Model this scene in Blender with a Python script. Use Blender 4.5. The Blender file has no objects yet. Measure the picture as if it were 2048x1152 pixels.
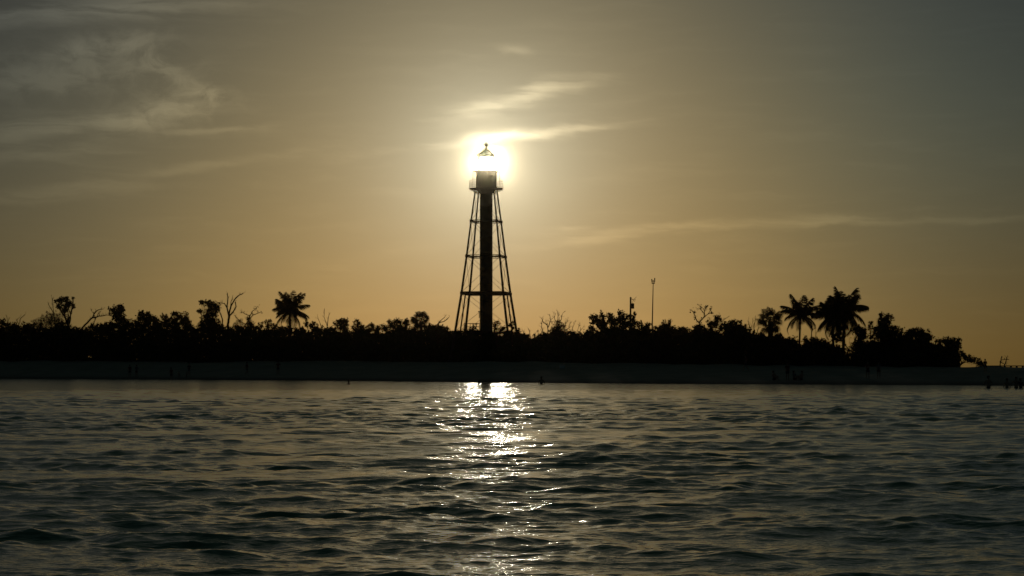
import bpy, math, random
import numpy as np
from mathutils import Vector, Matrix

S = bpy.context.scene
COL = S.collection
R = math.radians

# ------------------------------------------------------------------ camera
EYE, F, W, H, YH = 1.5, 4500.0, 2048.0, 1152.0, 737.0     # eye height (m); focal length, frame and horizon in photo pixels
cam = bpy.data.cameras.new("camera")
cam.sensor_width = 36.0
cam.lens = 36.0 * F / W
cam.clip_start, cam.clip_end = 0.2, 20000.0
cam_o = bpy.data.objects.new("camera", cam)
PITCH = math.atan((YH - H / 2) / F)
cam_o.location = (0, 0, EYE)
cam_o.rotation_euler = (R(90) + PITCH, 0, 0)
COL.objects.link(cam_o)
S.camera = cam_o


def ray(px, py):
    """unit direction in the world of a photo pixel"""
    v = Vector(((px - W / 2) / F, 1.0, -(py - H / 2) / F))
    v = Matrix.Rotation(PITCH, 3, 'X') @ v
    return v.normalized()


def at(px, py, d):
    """point on the ray of a pixel at horizontal distance d"""
    v = ray(px, py)
    return Vector((0, 0, EYE)) + v * (d / math.hypot(v.x, v.y))


def azel(px, py):
    v = ray(px, py)
    return math.degrees(math.atan2(v.x, v.y)), math.degrees(math.asin(v.z))


# ------------------------------------------------------------------ light, sky, exposure
SUN = ray(976.5, 325.5)
SUN_AZ, SUN_EL = math.atan2(SUN.x, SUN.y), math.asin(SUN.z)
S.view_settings.view_transform = 'Standard'
S.view_settings.look = 'None'
S.view_settings.exposure = -4.73
S.view_settings.gamma = 1.0

sun = bpy.data.lights.new("sun", 'SUN')
sun.energy = 1.2
sun.angle = R(0.68)
sun.color = (1.0, 0.90, 0.70)
sun_o = bpy.data.objects.new("sun", sun)
sun_o.rotation_euler = (-SUN).to_track_quat('-Z', 'Y').to_euler()
COL.objects.link(sun_o)

world = bpy.data.worlds.new("World")
S.world = world
world.use_nodes = True
NT = world.node_tree
for n in list(NT.nodes):
    NT.nodes.remove(n)


def link(nt, a, sock):
    if isinstance(a, (int, float)):
        sock.default_value = a
    elif isinstance(a, tuple):
        sock.default_value = a
    else:
        nt.links.new(a, sock)


def mth(nt, op, a, b=None, c=None, clamp=False):
    n = nt.nodes.new('ShaderNodeMath')
    n.operation = op
    n.use_clamp = clamp
    for k, v in enumerate((a, b, c)):
        if v is not None:
            link(nt, v, n.inputs[k])
    return n.outputs[0]


def sky():
    nt = NT
    m = lambda op, a, b=None, c=None, clamp=False: mth(nt, op, a, b, c, clamp)
    tc = nt.nodes.new('ShaderNodeTexCoord')
    d = tc.outputs['Generated']
    nm = nt.nodes.new('ShaderNodeVectorMath'); nm.operation = 'NORMALIZE'
    nt.links.new(d, nm.inputs[0])
    d = nm.outputs[0]
    dot = nt.nodes.new('ShaderNodeVectorMath'); dot.operation = 'DOT_PRODUCT'
    nt.links.new(d, dot.inputs[0]); dot.inputs[1].default_value = SUN
    th = m('MULTIPLY', m('ARCCOSINE', m('MINIMUM', dot.outputs['Value'], 0.9999999)), 57.29578)
    sep = nt.nodes.new('ShaderNodeSeparateXYZ'); nt.links.new(d, sep.inputs[0])
    az = m('MULTIPLY', m('ARCTAN2', sep.outputs[0], sep.outputs[1]), 57.29578)
    el = m('MULTIPLY', m('ARCSINE', sep.outputs[2]), 57.29578)

    def mr(v, a, b, c=0.0, e=1.0, smooth=True):
        n = nt.nodes.new('ShaderNodeMapRange')
        n.interpolation_type = 'SMOOTHSTEP' if smooth else 'LINEAR'
        link(nt, v, n.inputs['Value'])
        for k, x in zip(('From Min', 'From Max', 'To Min', 'To Max'), (a, b, c, e)):
            n.inputs[k].default_value = x
        return n.outputs['Result']

    def vmix(fac, a, b, blend='MIX'):
        n = nt.nodes.new('ShaderNodeMix'); n.data_type = 'RGBA'; n.blend_type = blend
        n.clamp_factor = False
        link(nt, fac, n.inputs['Factor'])
        link(nt, a, n.inputs['A']); link(nt, b, n.inputs['B'])
        return n.outputs['Result']

    def scale(vec, f):
        n = nt.nodes.new('ShaderNodeVectorMath'); n.operation = 'SCALE'
        link(nt, vec, n.inputs[0]); link(nt, f, n.inputs['Scale'])
        return n.outputs[0]

    def add(a, b):
        n = nt.nodes.new('ShaderNodeVectorMath'); n.operation = 'ADD'
        link(nt, a, n.inputs[0]); link(nt, b, n.inputs[1])
        return n.outputs[0]

    nish = nt.nodes.new('ShaderNodeTexSky')
    nish.sky_type = 'NISHITA'
    nish.sun_disc = False
    nish.sun_elevation = SUN_EL
    nish.sun_rotation = SUN_AZ
    nish.air_density, nish.dust_density, nish.ozone_density = 1.0, 1.0, 1.0
    # high air away from the sun is cooler and greener than the low air
    far = vmix(m('MULTIPLY', mr(el, 1, 8), mr(az, -13, 8, 0.45, 1.0)), (*TINT_FAR_LOW, 1), (*TINT_FAR_HIGH, 1))
    far = vmix(mr(el, 10, 26), far, (*TINT_ZENITH, 1))
    base = vmix(1.0, nish.outputs[0], vmix(mr(th, 2.5, 13), (*TINT_NEAR, 1), far), 'MULTIPLY')
    base = scale(base, m('MULTIPLY', mr(th, 3, 14, 1.0, 0.62), m('MULTIPLY', m('MULTIPLY', mr(th, 14, 60, 1.0, 0.9), mr(el, 11, 26, 1.0, 3.1)), mr(el, 4.5, 10, 1.0, 0.84))))
    # sun aureole in the hazy air, and the disc itself
    ex = lambda k, a: m('MULTIPLY', m('EXPONENT', m('MULTIPLY', th, -1.0 / k)), a)
    aur = add(scale((*AUR_A[1], ), ex(AUR_A[0], AUR_A[2])), scale((*AUR_B[1], ), ex(AUR_B[0], AUR_B[2])))
    aur = add(aur, scale((*AUR_C[1], ), ex(AUR_C[0], AUR_C[2])))
    disc = scale((1.0, 0.93, 0.8), m('MULTIPLY', mr(th, 0.24, 0.29, 1.0, 0.0), 4000.0))
    col = add(base, aur)
    # ---- cirrus, laid out by azimuth and elevation
    cmb = nt.nodes.new('ShaderNodeCombineXYZ')
    nt.links.new(az, cmb.inputs[0]); nt.links.new(el, cmb.inputs[1])
    P = cmb.outputs[0]

    def noise(vec, sc, det, rough, dist=0.0):
        n = nt.nodes.new('ShaderNodeTexNoise')
        link(nt, vec, n.inputs['Vector'])
        n.inputs['Scale'].default_value = sc; n.inputs['Detail'].default_value = det
        n.inputs['Roughness'].default_value = rough; n.inputs['Distortion'].default_value = dist
        return n

    wn = noise(P, 0.8, 4, 0.55)
    warp = nt.nodes.new('ShaderNodeVectorMath'); warp.operation = 'MULTIPLY_ADD'
    nt.links.new(wn.outputs['Color'], warp.inputs[0])
    warp.inputs[1].default_value = (0.9, 0.26, 0); nt.links.new(P, warp.inputs[2])
    PW = add(warp.outputs[0], (-0.45, -0.13, 0))
    mp = nt.nodes.new('ShaderNodeMapping')
    mp.inputs['Rotation'].default_value = (0, 0, R(-9)); mp.inputs['Scale'].default_value = (0.34, 2.6, 1)
    nt.links.new(PW, mp.inputs[0])
    fib = noise(mp.outputs[0], 1.0, 9, 0.62, 0.35).outputs['Fac']
    mp2 = nt.nodes.new('ShaderNodeMapping'); mp2.inputs['Scale'].default_value = (1.2, 2.0, 1)
    nt.links.new(PW, mp2.inputs[0])
    puff = noise(mp2.outputs[0], 0.95, 9, 0.6, 0.5).outputs['Fac']
    sp = nt.nodes.new('ShaderNodeSeparateXYZ'); nt.links.new(PW, sp.inputs[0])
    X, Y = sp.outputs[0], sp.outputs[1]
    tot = None
    for (x0, y0, x1, y1, wd, gain, kind) in CLOUDS:
        a0, e0 = azel(x0, y0); a1, e1 = azel(x1, y1)
        cx, cy = (a0 + a1) / 2, (e0 + e1) / 2
        L = math.hypot(a1 - a0, e1 - e0) / 2 * 1.15
        ca, sa = (a1 - a0) / (2 * L / 1.15), (e1 - e0) / (2 * L / 1.15)
        wdeg = wd / 78.5
        dx, dy = m('SUBTRACT', X, cx), m('SUBTRACT', Y, cy)
        u = m('ADD', m('MULTIPLY', dx, ca / L), m('MULTIPLY', dy, sa / L))
        v = m('ADD', m('MULTIPLY', dx, -sa / wdeg), m('MULTIPLY', dy, ca / wdeg))
        q = m('ADD', m('POWER', m('ABSOLUTE', u), 2.6), m('MULTIPLY', v, v))
        mask = m('EXPONENT', m('MULTIPLY', q, -1.0))
        nz = fib if kind == 0 else puff
        body = m('MULTIPLY', mask, mr(m('ADD', nz, m('MULTIPLY', mask, 0.16)), 0.40, 0.74))
        body = m('MULTIPLY', body, gain)
        tot = body if tot is None else m('ADD', tot, body)
    # veil of thin cirrus drifting over the rest of the sky, too faint to have edges
    veil = m('MULTIPLY', mr(fib, 0.45, 0.85), 0.10)
    tot = m('ADD', tot, veil)
    cloud = vmix(1.0, add(col, (0.35, 0.30, 0.20)), (1.0, 0.98, 0.95, 1), 'MULTIPLY')
    col = add(col, scale(cloud, tot))
    col = add(col, disc)
    bg = nt.nodes.new('ShaderNodeBackground')
    nt.links.new(col, bg.inputs['Color'])
    bg.inputs['Strength'].default_value = 0.15
    out = nt.nodes.new('ShaderNodeOutputWorld')
    nt.links.new(bg.outputs[0], out.inputs[0])


TINT_NEAR = (0.86, 0.89, 0.78)
TINT_FAR_LOW = (0.86, 1.12, 1.85)
TINT_FAR_HIGH = (0.82, 1.32, 2.25)
TINT_ZENITH = (0.95, 1.22, 1.0)
AUR_A = (1.9, (1.0, 1.0, 0.80), 90.0)
AUR_C = (4.2, (1.0, 0.95, 0.66), 30.0)      # width in degrees, colour, strength
AUR_B = (0.25, (1.0, 0.97, 0.88), 15.0)
# x0, y0, x1, y1 in photo pixels (turned into azimuth and elevation), half width, strength, 0 fibrous or 1 puffy
CLOUDS = [
    (820, 294, 1225, 249, 12, 0.8, 0),
    (895, 283, 1055, 268, 11, 0.75, 0),
    (905, 232, 1175, 165, 19, 0.62, 0),
    (960, 215, 1130, 160, 20, 0.3, 0),
    (1010, 97, 1065, 106, 9, 0.30, 1),
    (-120, 35, 440, 6, 26, 0.75, 0),
    (-80, 165, 330, 120, 48, 0.48, 1),
    (130, 95, 310, 70, 22, 0.55, 1),
    (230, 240, 440, 200, 36, 0.55, 1),
    (280, 110, 430, 205, 24, 0.42, 1),
    (-150, 275, 380, 225, 26, 0.50, 0),
    (330, 268, 540, 254, 7, 0.30, 0),
    (150, 372, 640, 296, 12, 0.18, 0),
    (-80, 395, 260, 375, 18, 0.20, 0),
    (-150, 320, 240, 300, 20, 0.28, 0),
    (1000, 505, 1330, 458, 12, 0.20, 0),
    (1250, 462, 1800, 434, 16, 0.20, 0),
    (1500, 446, 2300, 430, 9, 0.24, 0),
    (1110, 455, 1190, 452, 6, 0.20, 0),
]
sky()

S.cycles.max_bounces = 6
S.cycles.diffuse_bounces = 2
S.cycles.glossy_bounces = 3
S.cycles.transparent_max_bounces = 16
S.cycles.volume_bounces = 0
S.cycles.use_denoising = True
S.cycles.sample_clamp_indirect = 20.0
S.cycles.caustics_reflective = False
S.cycles.caustics_refractive = False


# ------------------------------------------------------------------ small helpers
def material(name, color, rough=0.8, spec=0.3, noise_scale=None, noise_amt=0.3, metallic=0.0, color2=None):
    m = bpy.data.materials.new(name)
    m.use_nodes = True
    nt = m.node_tree
    b = nt.nodes['Principled BSDF']
    b.inputs['Base Color'].default_value = (*color, 1)
    b.inputs['Roughness'].default_value = rough
    b.inputs['Specular IOR Level'].default_value = spec
    b.inputs['Metallic'].default_value = metallic
    if noise_scale:
        tc = nt.nodes.new('ShaderNodeTexCoord')
        n = nt.nodes.new('ShaderNodeTexNoise')
        n.inputs['Scale'].default_value = noise_scale
        n.inputs['Detail'].default_value = 5
        nt.links.new(tc.outputs['Object'], n.inputs['Vector'])
        r = nt.nodes.new('ShaderNodeValToRGB')
        c2 = color2 or tuple(min(1, c * (1 + noise_amt)) for c in color)
        r.color_ramp.elements[0].color = (*[c * (1 - noise_amt) for c in color], 1)
        r.color_ramp.elements[1].color = (*c2, 1)
        r.color_ramp.elements[0].position = 0.3
        r.color_ramp.elements[1].position = 0.7
        nt.links.new(n.outputs['Fac'], r.inputs[0])
        nt.links.new(r.outputs[0], b.inputs['Base Color'])
    return m


def mesh_np(name, verts, faces_list, mat=None, parent=None, smooth=False):
    """verts (n,3) array; faces_list: arrays of shape (k,3) or (k,4)"""
    me = bpy.data.meshes.new(name)
    verts = np.asarray(verts, dtype=np.float32)
    me.vertices.add(len(verts))
    me.vertices.foreach_set('co', verts.ravel())
    loops, starts, n = [], [], 0
    for f in faces_list:
        f = np.asarray(f, dtype=np.int32)
        if len(f) == 0:
            continue
        k = f.shape[1]
        loops.append(f.ravel())
        starts.append(n + np.arange(len(f), dtype=np.int32) * k)
        n += len(f) * k
    loops = np.concatenate(loops); starts = np.concatenate(starts)
    me.loops.add(len(loops)); me.loops.foreach_set('vertex_index', loops)
    me.polygons.add(len(starts)); me.polygons.foreach_set('loop_start', starts)
    me.update(calc_edges=True)
    me.validate()
    if smooth:
        me.polygons.foreach_set('use_smooth', np.ones(len(me.polygons), dtype=bool))
    if mat:
        me.materials.append(mat)
    o = bpy.data.objects.new(name, me)
    COL.objects.link(o)
    if parent:
        o.parent = parent
    return o


class MB:
    """collects shapes, builds ONE mesh object"""
    def __init__(self):
        self.v, self.q, self.t, self.n = [], [], [], 0

    def add(self, v, quads=(), tris=()):
        v = np.asarray(v, dtype=float).reshape(-1, 3)
        if len(quads):
            self.q.append(np.asarray(quads, dtype=int) + self.n)
        if len(tris):
            self.t.append(np.asarray(tris, dtype=int) + self.n)
        self.v.append(v); self.n += len(v)

    def tube(self, pts, rad, sides=6, cap=True):
        pts = [np.asarray(p, dtype=float) for p in pts]
        k = len(pts)
        rad = [rad] * k if isinstance(rad, (int, float)) else list(rad)
        rings = []
        up = None
        for i in range(k):
            t = pts[min(i + 1, k - 1)] - pts[max(i - 1, 0)]
            t = t / (np.linalg.norm(t) + 1e-9)
            if up is None:
                up = np.array([0, 0, 1.0]) if abs(t[2]) < 0.9 else np.array([0, 1.0, 0])
            a = np.cross(t, up); a /= np.linalg.norm(a) + 1e-9
            b = np.cross(a, t); up = b
            for s in range(sides):
                th = 2 * math.pi * s / sides
                rings.append(pts[i] + rad[i] * (math.cos(th) * a + math.sin(th) * b))
        q = [(i * sides + s, i * sides + (s + 1) % sides, (i + 1) * sides + (s + 1) % sides, (i + 1) * sides + s)
             for i in range(k - 1) for s in range(sides)]
        tr = []
        if cap:
            rings += [pts[0], pts[-1]]
            c0, c1 = k * sides, k * sides + 1
            for s in range(sides):
                tr.append((c0, (s + 1) % sides, s))
                tr.append((c1, (k - 1) * sides + s, (k - 1) * sides + (s + 1) % sides))
        self.add(rings, q, tr)

    def box(self, c, size, rz=0.0):
        sx, sy, sz = [s / 2 for s in size]
        v = np.array([(x, y, z) for z in (-sz, sz) for y in (-sy, sy) for x in (-sx, sx)])
        ca, sa = math.cos(rz), math.sin(rz)
        v = np.stack([v[:, 0] * ca - v[:, 1] * sa, v[:, 0] * sa + v[:, 1] * ca, v[:, 2]], 1) + np.asarray(c, dtype=float)
        self.add(v, [(0, 2, 3, 1), (4, 5, 7, 6), (0, 1, 5, 4), (2, 6, 7, 3), (0, 4, 6, 2), (1, 3, 7, 5)])

    def lathe(self, prof, c=(0, 0, 0), sides=32):
        """profile of (radius, z); rings joined from bottom to top"""
        v, q = [], []
        for r, z in prof:
            for s in range(sides):
                a = 2 * math.pi * s / sides
                v.append((c[0] + r * math.cos(a), c[1] + r * math.sin(a), c[2] + z))
        for i in range(len(prof) - 1):
            for s in range(sides):
                q.append((i * sides + s, i * sides + (s + 1) % sides, (i + 1) * sides + (s + 1) % sides, (i + 1) * sides + s))
        self.add(v, q)

    def build(self, name, mat, parent=None, smooth=False):
        fl = []
        if self.q:
            fl.append(np.concatenate(self.q))
        if self.t:
            fl.append(np.concatenate(self.t))
        return mesh_np(name, np.concatenate(self.v), fl, mat, parent, smooth)


def thing(name, label, cat, loc=(0, 0, 0), rz=0.0, group=None):
    o = bpy.data.objects.new(name, None)
    o.empty_display_size = 0.3
    COL.objects.link(o)
    o.location = loc
    o.rotation_euler = (0, 0, rz)
    o['label'] = label; o['category'] = cat
    if group:
        o['group'] = group
    return o


def lerp_tab(tab, x):
    return float(np.interp(x, [t[0] for t in tab], [t[1] for t in tab]))


def px_az(px):
    return math.degrees(math.atan2((px - W / 2) / F, 1.0 / math.cos(PITCH)))


# ------------------------------------------------------------------ the ground: sand spit rising out of the water
#        px, waterline y, edge-of-vegetation y, distance of that edge
SHORE = [(-1500, 752.0, 718.0, 460), (-300, 755.0, 720.0, 405), (0, 756.5, 721.5, 388), (500, 760.0, 724.0, 352),
         (972, 765.0, 725.0, 317), (1300, 767.6, 730.5, 294), (1500, 768.5, 732.5, 281), (1720, 769.3, 734.5, 270),
         (1868, 770.0, 735.5, 261), (2048, 771.0, 737.5, 246), (2500, 771.6, 738.5, 246), (3200, 772, 740, 250)]
AZT = np.array([px_az(s[0]) for s in SHORE])
DWT = np.array([EYE * F / (s[1] - YH) for s in SHORE])
DET = np.array([float(s[3]) for s in SHORE])
ZET = np.array([EYE + (YH - s[2]) * s[3] / F for s in SHORE])
DEPTH = np.array([170, 170, 170, 170, 150, 140, 120, 60, 30, 14, 8, 8.0])       # how far the land goes on behind its edge
_rs = np.random.RandomState(5)
_GN = [(_rs.uniform(0.05, 0.9), _rs.uniform(0, 6.28), _rs.uniform(0, 6.28)) for _ in range(22)]


def ground(x, y):
    x = np.asarray(x, dtype=float); y = np.asarray(y, dtype=float)
    r = np.hypot(x, y); a = np.degrees(np.arctan2(x, y))
    dw = np.interp(a, AZT, DWT) + 0.7 * np.sin(a * 3.1) + 0.35 * np.sin(a * 9.7 + 1)
    de = np.interp(a, AZT, DET); ze = np.interp(a, AZT, ZET); dep = np.interp(a, AZT, DEPTH)
    t = (r - dw) / (de - dw)
    beach = ze * (1.25 * np.clip(t, 0, 1) ** 0.8 - 0.25 * np.clip(t, 0, 1) ** 3)
    under = np.maximum(-3.0, (r - dw) * 0.045)
    inland = ze + np.interp(a, [6, 10], [0.25, -0.1]) * np.clip((r - de) / 15, 0, 1)
    z = np.where(t < 0, under, np.where(t < 1, beach, inland))
    far = np.clip((r - de - dep) / 14, 0, 1)
    z = z * (1 - far) - 3.0 * far
    n = 0
    for k, p, q in _GN:
        n = n + np.sin(k * x * 1.1 + k * 0.6 * y * math.cos(q) + p) * np.sin(k * y * 0.9 + q) * 0.03 / (0.4 + k)
    z = z + n * np.clip(t * 3, 0, 1) * np.clip((r - dw) / 6, 0, 1)
    side = np.clip((np.abs(a) - 27) / 4, 0, 1)
    return z * (1 - side) - 3.0 * side


def gz(x, y):
    return float(ground(x, y))


def ground_hit(px, py):
    """where the ray of a pixel meets beach or water"""
    d = 60.0
    while d < 600:
        p = at(px, py, d)
        if p.z <= max(0.0, gz(p.x, p.y)):
            return Vector((p.x, p.y, max(gz(p.x, p.y), -3.0)))
        d += 0.2
    return p


def edge_d(px):
    return float(np.interp(px_az(px), AZT, DET))


def build_ground():
    az = np.radians(np.concatenate([np.arange(-40, -20, 0.4), np.arange(-20, 21, 0.1), np.arange(21, 40.1, 0.4)]))
    rr = np.concatenate([np.arange(150, 420, 0.6), np.arange(420, 640, 5.0)])
    A, Rr = np.meshgrid(az, rr)
    X, Y = Rr * np.sin(A), Rr * np.cos(A)
    Z = ground(X, Y)
    v = np.stack([X, Y, Z], -1).reshape(-1, 3)
    nr, na = A.shape
    i = np.arange(nr - 1)[:, None] * na + np.arange(na - 1)[None, :]
    q = np.stack([i, i + 1, i + na + 1, i + na], -1).reshape(-1, 4)
    m = material('sand', (0.30, 0.27, 0.21), 0.95, 0.1, 0.35, 0.16)
    nt = m.node_tree; b = nt.nodes['Principled BSDF']
    # wet band by the waterline: darker sand, by height above the sea
    geo = nt.nodes.new('ShaderNodeNewGeometry'); sp = nt.nodes.new('ShaderNodeSeparateXYZ')
    nt.links.new(geo.outputs['Position'], sp.inputs[0])
    mr = nt.nodes.new('ShaderNodeMapRange'); mr.inputs['From Min'].default_value = 0.12; mr.inputs['From Max'].default_value = 0.45
    nt.links.new(sp.outputs[2], mr.inputs['Value'])
    mx = nt.nodes.new('ShaderNodeMix'); mx.data_type = 'RGBA'
    src = b.inputs['Base Color'].links[0].from_socket
    nt.links.new(mr.outputs[0], mx.inputs['Factor'])
    mx.inputs['A'].default_value = (0.14, 0.12, 0.10, 1); nt.links.new(src, mx.inputs['B'])
    nt.links.new(mx.outputs['Result'], b.inputs['Base Color'])
    nb = nt.nodes.new('ShaderNodeTexNoise'); nb.inputs['Scale'].default_value = 3.0; nb.inputs['Detail'].default_value = 6
    nt.links.new(geo.outputs['Position'], nb.inputs['Vector'])
    bp = nt.nodes.new('ShaderNodeBump'); bp.inputs['Strength'].default_value = 0.5; bp.inputs['Distance'].default_value = 0.08
    nt.links.new(nb.outputs['Fac'], bp.inputs['Height']); nt.links.new(bp.outputs[0], b.inputs['Normal'])
    o = mesh_np('beach', v, [q], m, smooth=True)
    o['kind'] = 'structure'
    # sea floor under everything else
    sb = MB()
    sb.add([(-6000, -6000, -3.2), (6000, -6000, -3.2), (6000, 6000, -3.2), (-6000, 6000, -3.2)], [(0, 1, 2, 3)])
    o = sb.build('sea_floor', m)
    o['kind'] = 'structure'


# ------------------------------------------------------------------ water
def build_water():
    rs = np.random.RandomState(8)
    comps = []
    # wavelength range, count, slope of each, spread of direction around straight-on (deg)
    for lo, hi, n, slope, spread in WAVES:
        for k in range(n):
            lam = lo * (hi / lo) ** ((k + rs.rand()) / n)
            th = R(rs.normal(0, spread) + WAVE_DIR)
            kk = 2 * math.pi / lam
            comps.append((kk, kk * math.sin(th), kk * math.cos(th), slope / kk * rs.uniform(0.6, 1.4), rs.uniform(0, 6.28)))
    fine = np.radians(np.concatenate([np.arange(-48, -24, 0.25), np.arange(-24, -16, 0.09), np.arange(-16.0, 16.001, 0.05), np.arange(16.09, 24, 0.09), np.arange(24, 48.1, 0.25)]))
    az = np.concatenate([np.radians(np.array([-180, -150, -120, -90, -75, -62, -54, -50])), fine,
                         np.radians(np.array([50, 54, 62, 75, 90, 120, 150, 180]))])
    r = [0.3, 1.0, 2.0, 3.2, 4.5, 5.8, 7.0]
    x = 7.8
    while x < 345:
        r.append(x); x *= 1 + 0.0019
    while x < 9000:
        r.append(x); x *= 1.03
    r = np.array(r)
    A, Rr = np.meshgrid(az, r)
    X0, Y0 = Rr * np.sin(A), Rr * np.cos(A)
    dr = np.gradient(r)
    dl = np.gradient(az)
    Xf, Yf = X0.ravel(), Y0.ravel()
    sp = np.maximum(dr[:, None] * np.ones_like(A), 0.6 * Rr * dl[None, :]).ravel()
    a = np.degrees(A).ravel()
    dw = np.interp(a, AZT, DWT)
    off = dw - Rr.ravel()
    inside = np.abs(a) < 60
    rr_ = Rr.ravel()
    calm = (0.16 + 0.84 * np.clip((175 - rr_) / 75, 0, 1)) * (1 + 0.35 * np.exp(-((rr_ - 85) / 35) ** 2))     # rougher rip, then a slick by the beach
    calm = np.where(inside, calm * (0.05 + 0.95 * np.clip((off - 3) / 30, 0, 1)), 1.0)
    # gusts: rougher and smoother patches
    g = np.zeros_like(Xf)
    for _ in range(14):
        k = rs.uniform(0.05, 0.9); t = rs.normal(0, 0.6)
        g += np.sin(k * math.sin(t) * Xf * 1.0 + 2.2 * k * math.cos(t) * Yf + rs.uniform(0, 6.28))
    g = 0.9 + 0.5 * np.clip(g / 3.2, -1, 1)
    Z = np.zeros_like(Xf); DX = np.zeros_like(Xf); DY = np.zeros_like(Xf)
    act = Rr.ravel() < 700
    for kk, kx, ky, amp, ph in comps:
        lam = 2 * math.pi / kk
        w = np.clip((lam / sp - 2.2) / 2.0, 0, 1)
        m = act & (w > 0)
        if not m.any():
            continue
        p = kx * Xf[m] + ky * Yf[m] + ph
        wa = w[m] * amp * (g[m] if lam < 1.6 else 1.0)
        Z[m] += wa * np.cos(p)
        s = np.sin(p) * wa * (1.2 if lam > 0.6 else 0.8)
        DX[m] -= s * kx / kk; DY[m] -= s * ky / kk
    v = np.stack([Xf + DX * calm, Yf + DY * calm, Z * calm], -1)
    nr, na = A.shape
    i = np.arange(nr - 1)[:, None] * na + np.arange(na - 1)[None, :]
    q = np.stack([i, i + 1, i + na + 1, i + na], -1).reshape(-1, 4)
    m = bpy.data.materials.new('sea_water'); m.use_nodes = True
    nt = m.node_tree; b = nt.nodes['Principled BSDF']
    b.inputs['Base Color'].default_value = (0.105, 0.230, 0.130, 1)
    b.inputs['Roughness'].default_value = WATER_ROUGH
    b.inputs['IOR'].default_value = 1.333
    b.inputs['Specular IOR Level'].default_value = 0.5
    geo = nt.nodes.new('ShaderNodeNewGeometry')
    mp = nt.nodes.new('ShaderNodeMapping'); mp.inputs['Scale'].default_value = (0.55, 1.0, 1.0)
    nt.links.new(geo.outputs['Position'], mp.inputs[0])
    prev = None
    for sc, st, dist in RIPPLES:
        n = nt.nodes.new('ShaderNodeTexNoise'); n.inputs['Scale'].default_value = sc
        n.inputs['Detail'].default_value = 3; n.inputs['Roughness'].default_value = 0.55
        nt.links.new(mp.outputs[0], n.inputs['Vector'])
        bp = nt.nodes.new('ShaderNodeBump'); bp.inputs['Strength'].default_value = st; bp.inputs['Distance'].default_value = dist
        nt.links.new(n.outputs['Fac'], bp.inputs['Height'])
        if prev:
            nt.links.new(prev, bp.inputs['Normal'])
        prev = bp.outputs[0]
    nt.links.new(prev, b.inputs['Normal'])
    o = mesh_np('water', v, [q], m, smooth=True)
    o['kind'] = 'structure'


WAVE_DIR = 6.0
WAVES = [(5.0, 11.0, 7, 0.004, 24), (2.0, 5.0, 22, 0.011, 55), (0.8, 2.0, 34, 0.0155, 50), (0.3, 0.8, 54, 0.0155, 40), (0.1, 0.3, 60, 0.014, 40)]
WATER_ROUGH = 0.07
RIPPLES = [(5.0, 0.5, 0.035), (20.0, 0.5, 0.011)]

build_ground()
build_water()


# ------------------------------------------------------------------ materials
M_IRON = material('painted_iron', (0.055, 0.045, 0.038), 0.6, 0.4, 1.2, 0.4)
M_GLASS = bpy.data.materials.new('lantern_glass'); M_GLASS.use_nodes = True
_nt = M_GLASS.node_tree; _nt.nodes.remove(_nt.nodes['Principled BSDF'])
_tr = _nt.nodes.new('ShaderNodeBsdfTransparent'); _gl = _nt.nodes.new('ShaderNodeBsdfGlossy'); _mx = _nt.nodes.new('ShaderNodeMixShader')
_tr.inputs[0].default_value = (0.93, 0.95, 0.94, 1); _gl.inputs['Roughness'].default_value = 0.03
_fr = _nt.nodes.new('ShaderNodeFresnel'); _fr.inputs[0].default_value = 1.3
_nt.links.new(_fr.outputs[0], _mx.inputs[0]); _nt.links.new(_tr.outputs[0], _mx.inputs[1]); _nt.links.new(_gl.outputs[0], _mx.inputs[2])
_nt.links.new(_mx.outputs[0], _nt.nodes['Material Output'].inputs['Surface'])
M_WOOD = material('weathered_wood', (0.09, 0.07, 0.05), 0.85, 0.2, 3.0, 0.4)
M_BARK = material('bark', (0.06, 0.045, 0.034), 0.9, 0.1, 5.0, 0.4)
M_DEAD = material('dead_wood', (0.055, 0.046, 0.038), 0.9, 0.1, 5.0, 0.35)
M_LEAF = material('leaves', (0.030, 0.045, 0.016), 0.75, 0.15, 1.5, 0.45)
M_LEAF2 = material('feathery_leaves', (0.035, 0.045, 0.02), 0.8, 0.12, 2.0, 0.45)
M_PALM = material('palm_fronds', (0.040, 0.050, 0.018), 0.7, 0.2, 2.5, 0.4)
M_STEEL = material('mast_steel', (0.11, 0.11, 0.105), 0.55, 0.4, 2.0, 0.2)
M_SKIN = material('skin', (0.36, 0.21, 0.14), 0.6, 0.3, 14.0, 0.12)
M_HAIR = material('hair', (0.035, 0.022, 0.014), 0.7, 0.3, 40.0, 0.4)
M_CLOTH = [material('dark_cloth', (0.035, 0.04, 0.055), 0.9, 0.1, 20.0, 0.25),
           material('red_brown_cloth', (0.12, 0.04, 0.03), 0.9, 0.1, 20.0, 0.25),
           material('grey_cloth', (0.14, 0.14, 0.14), 0.9, 0.1, 20.0, 0.25)]


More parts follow.
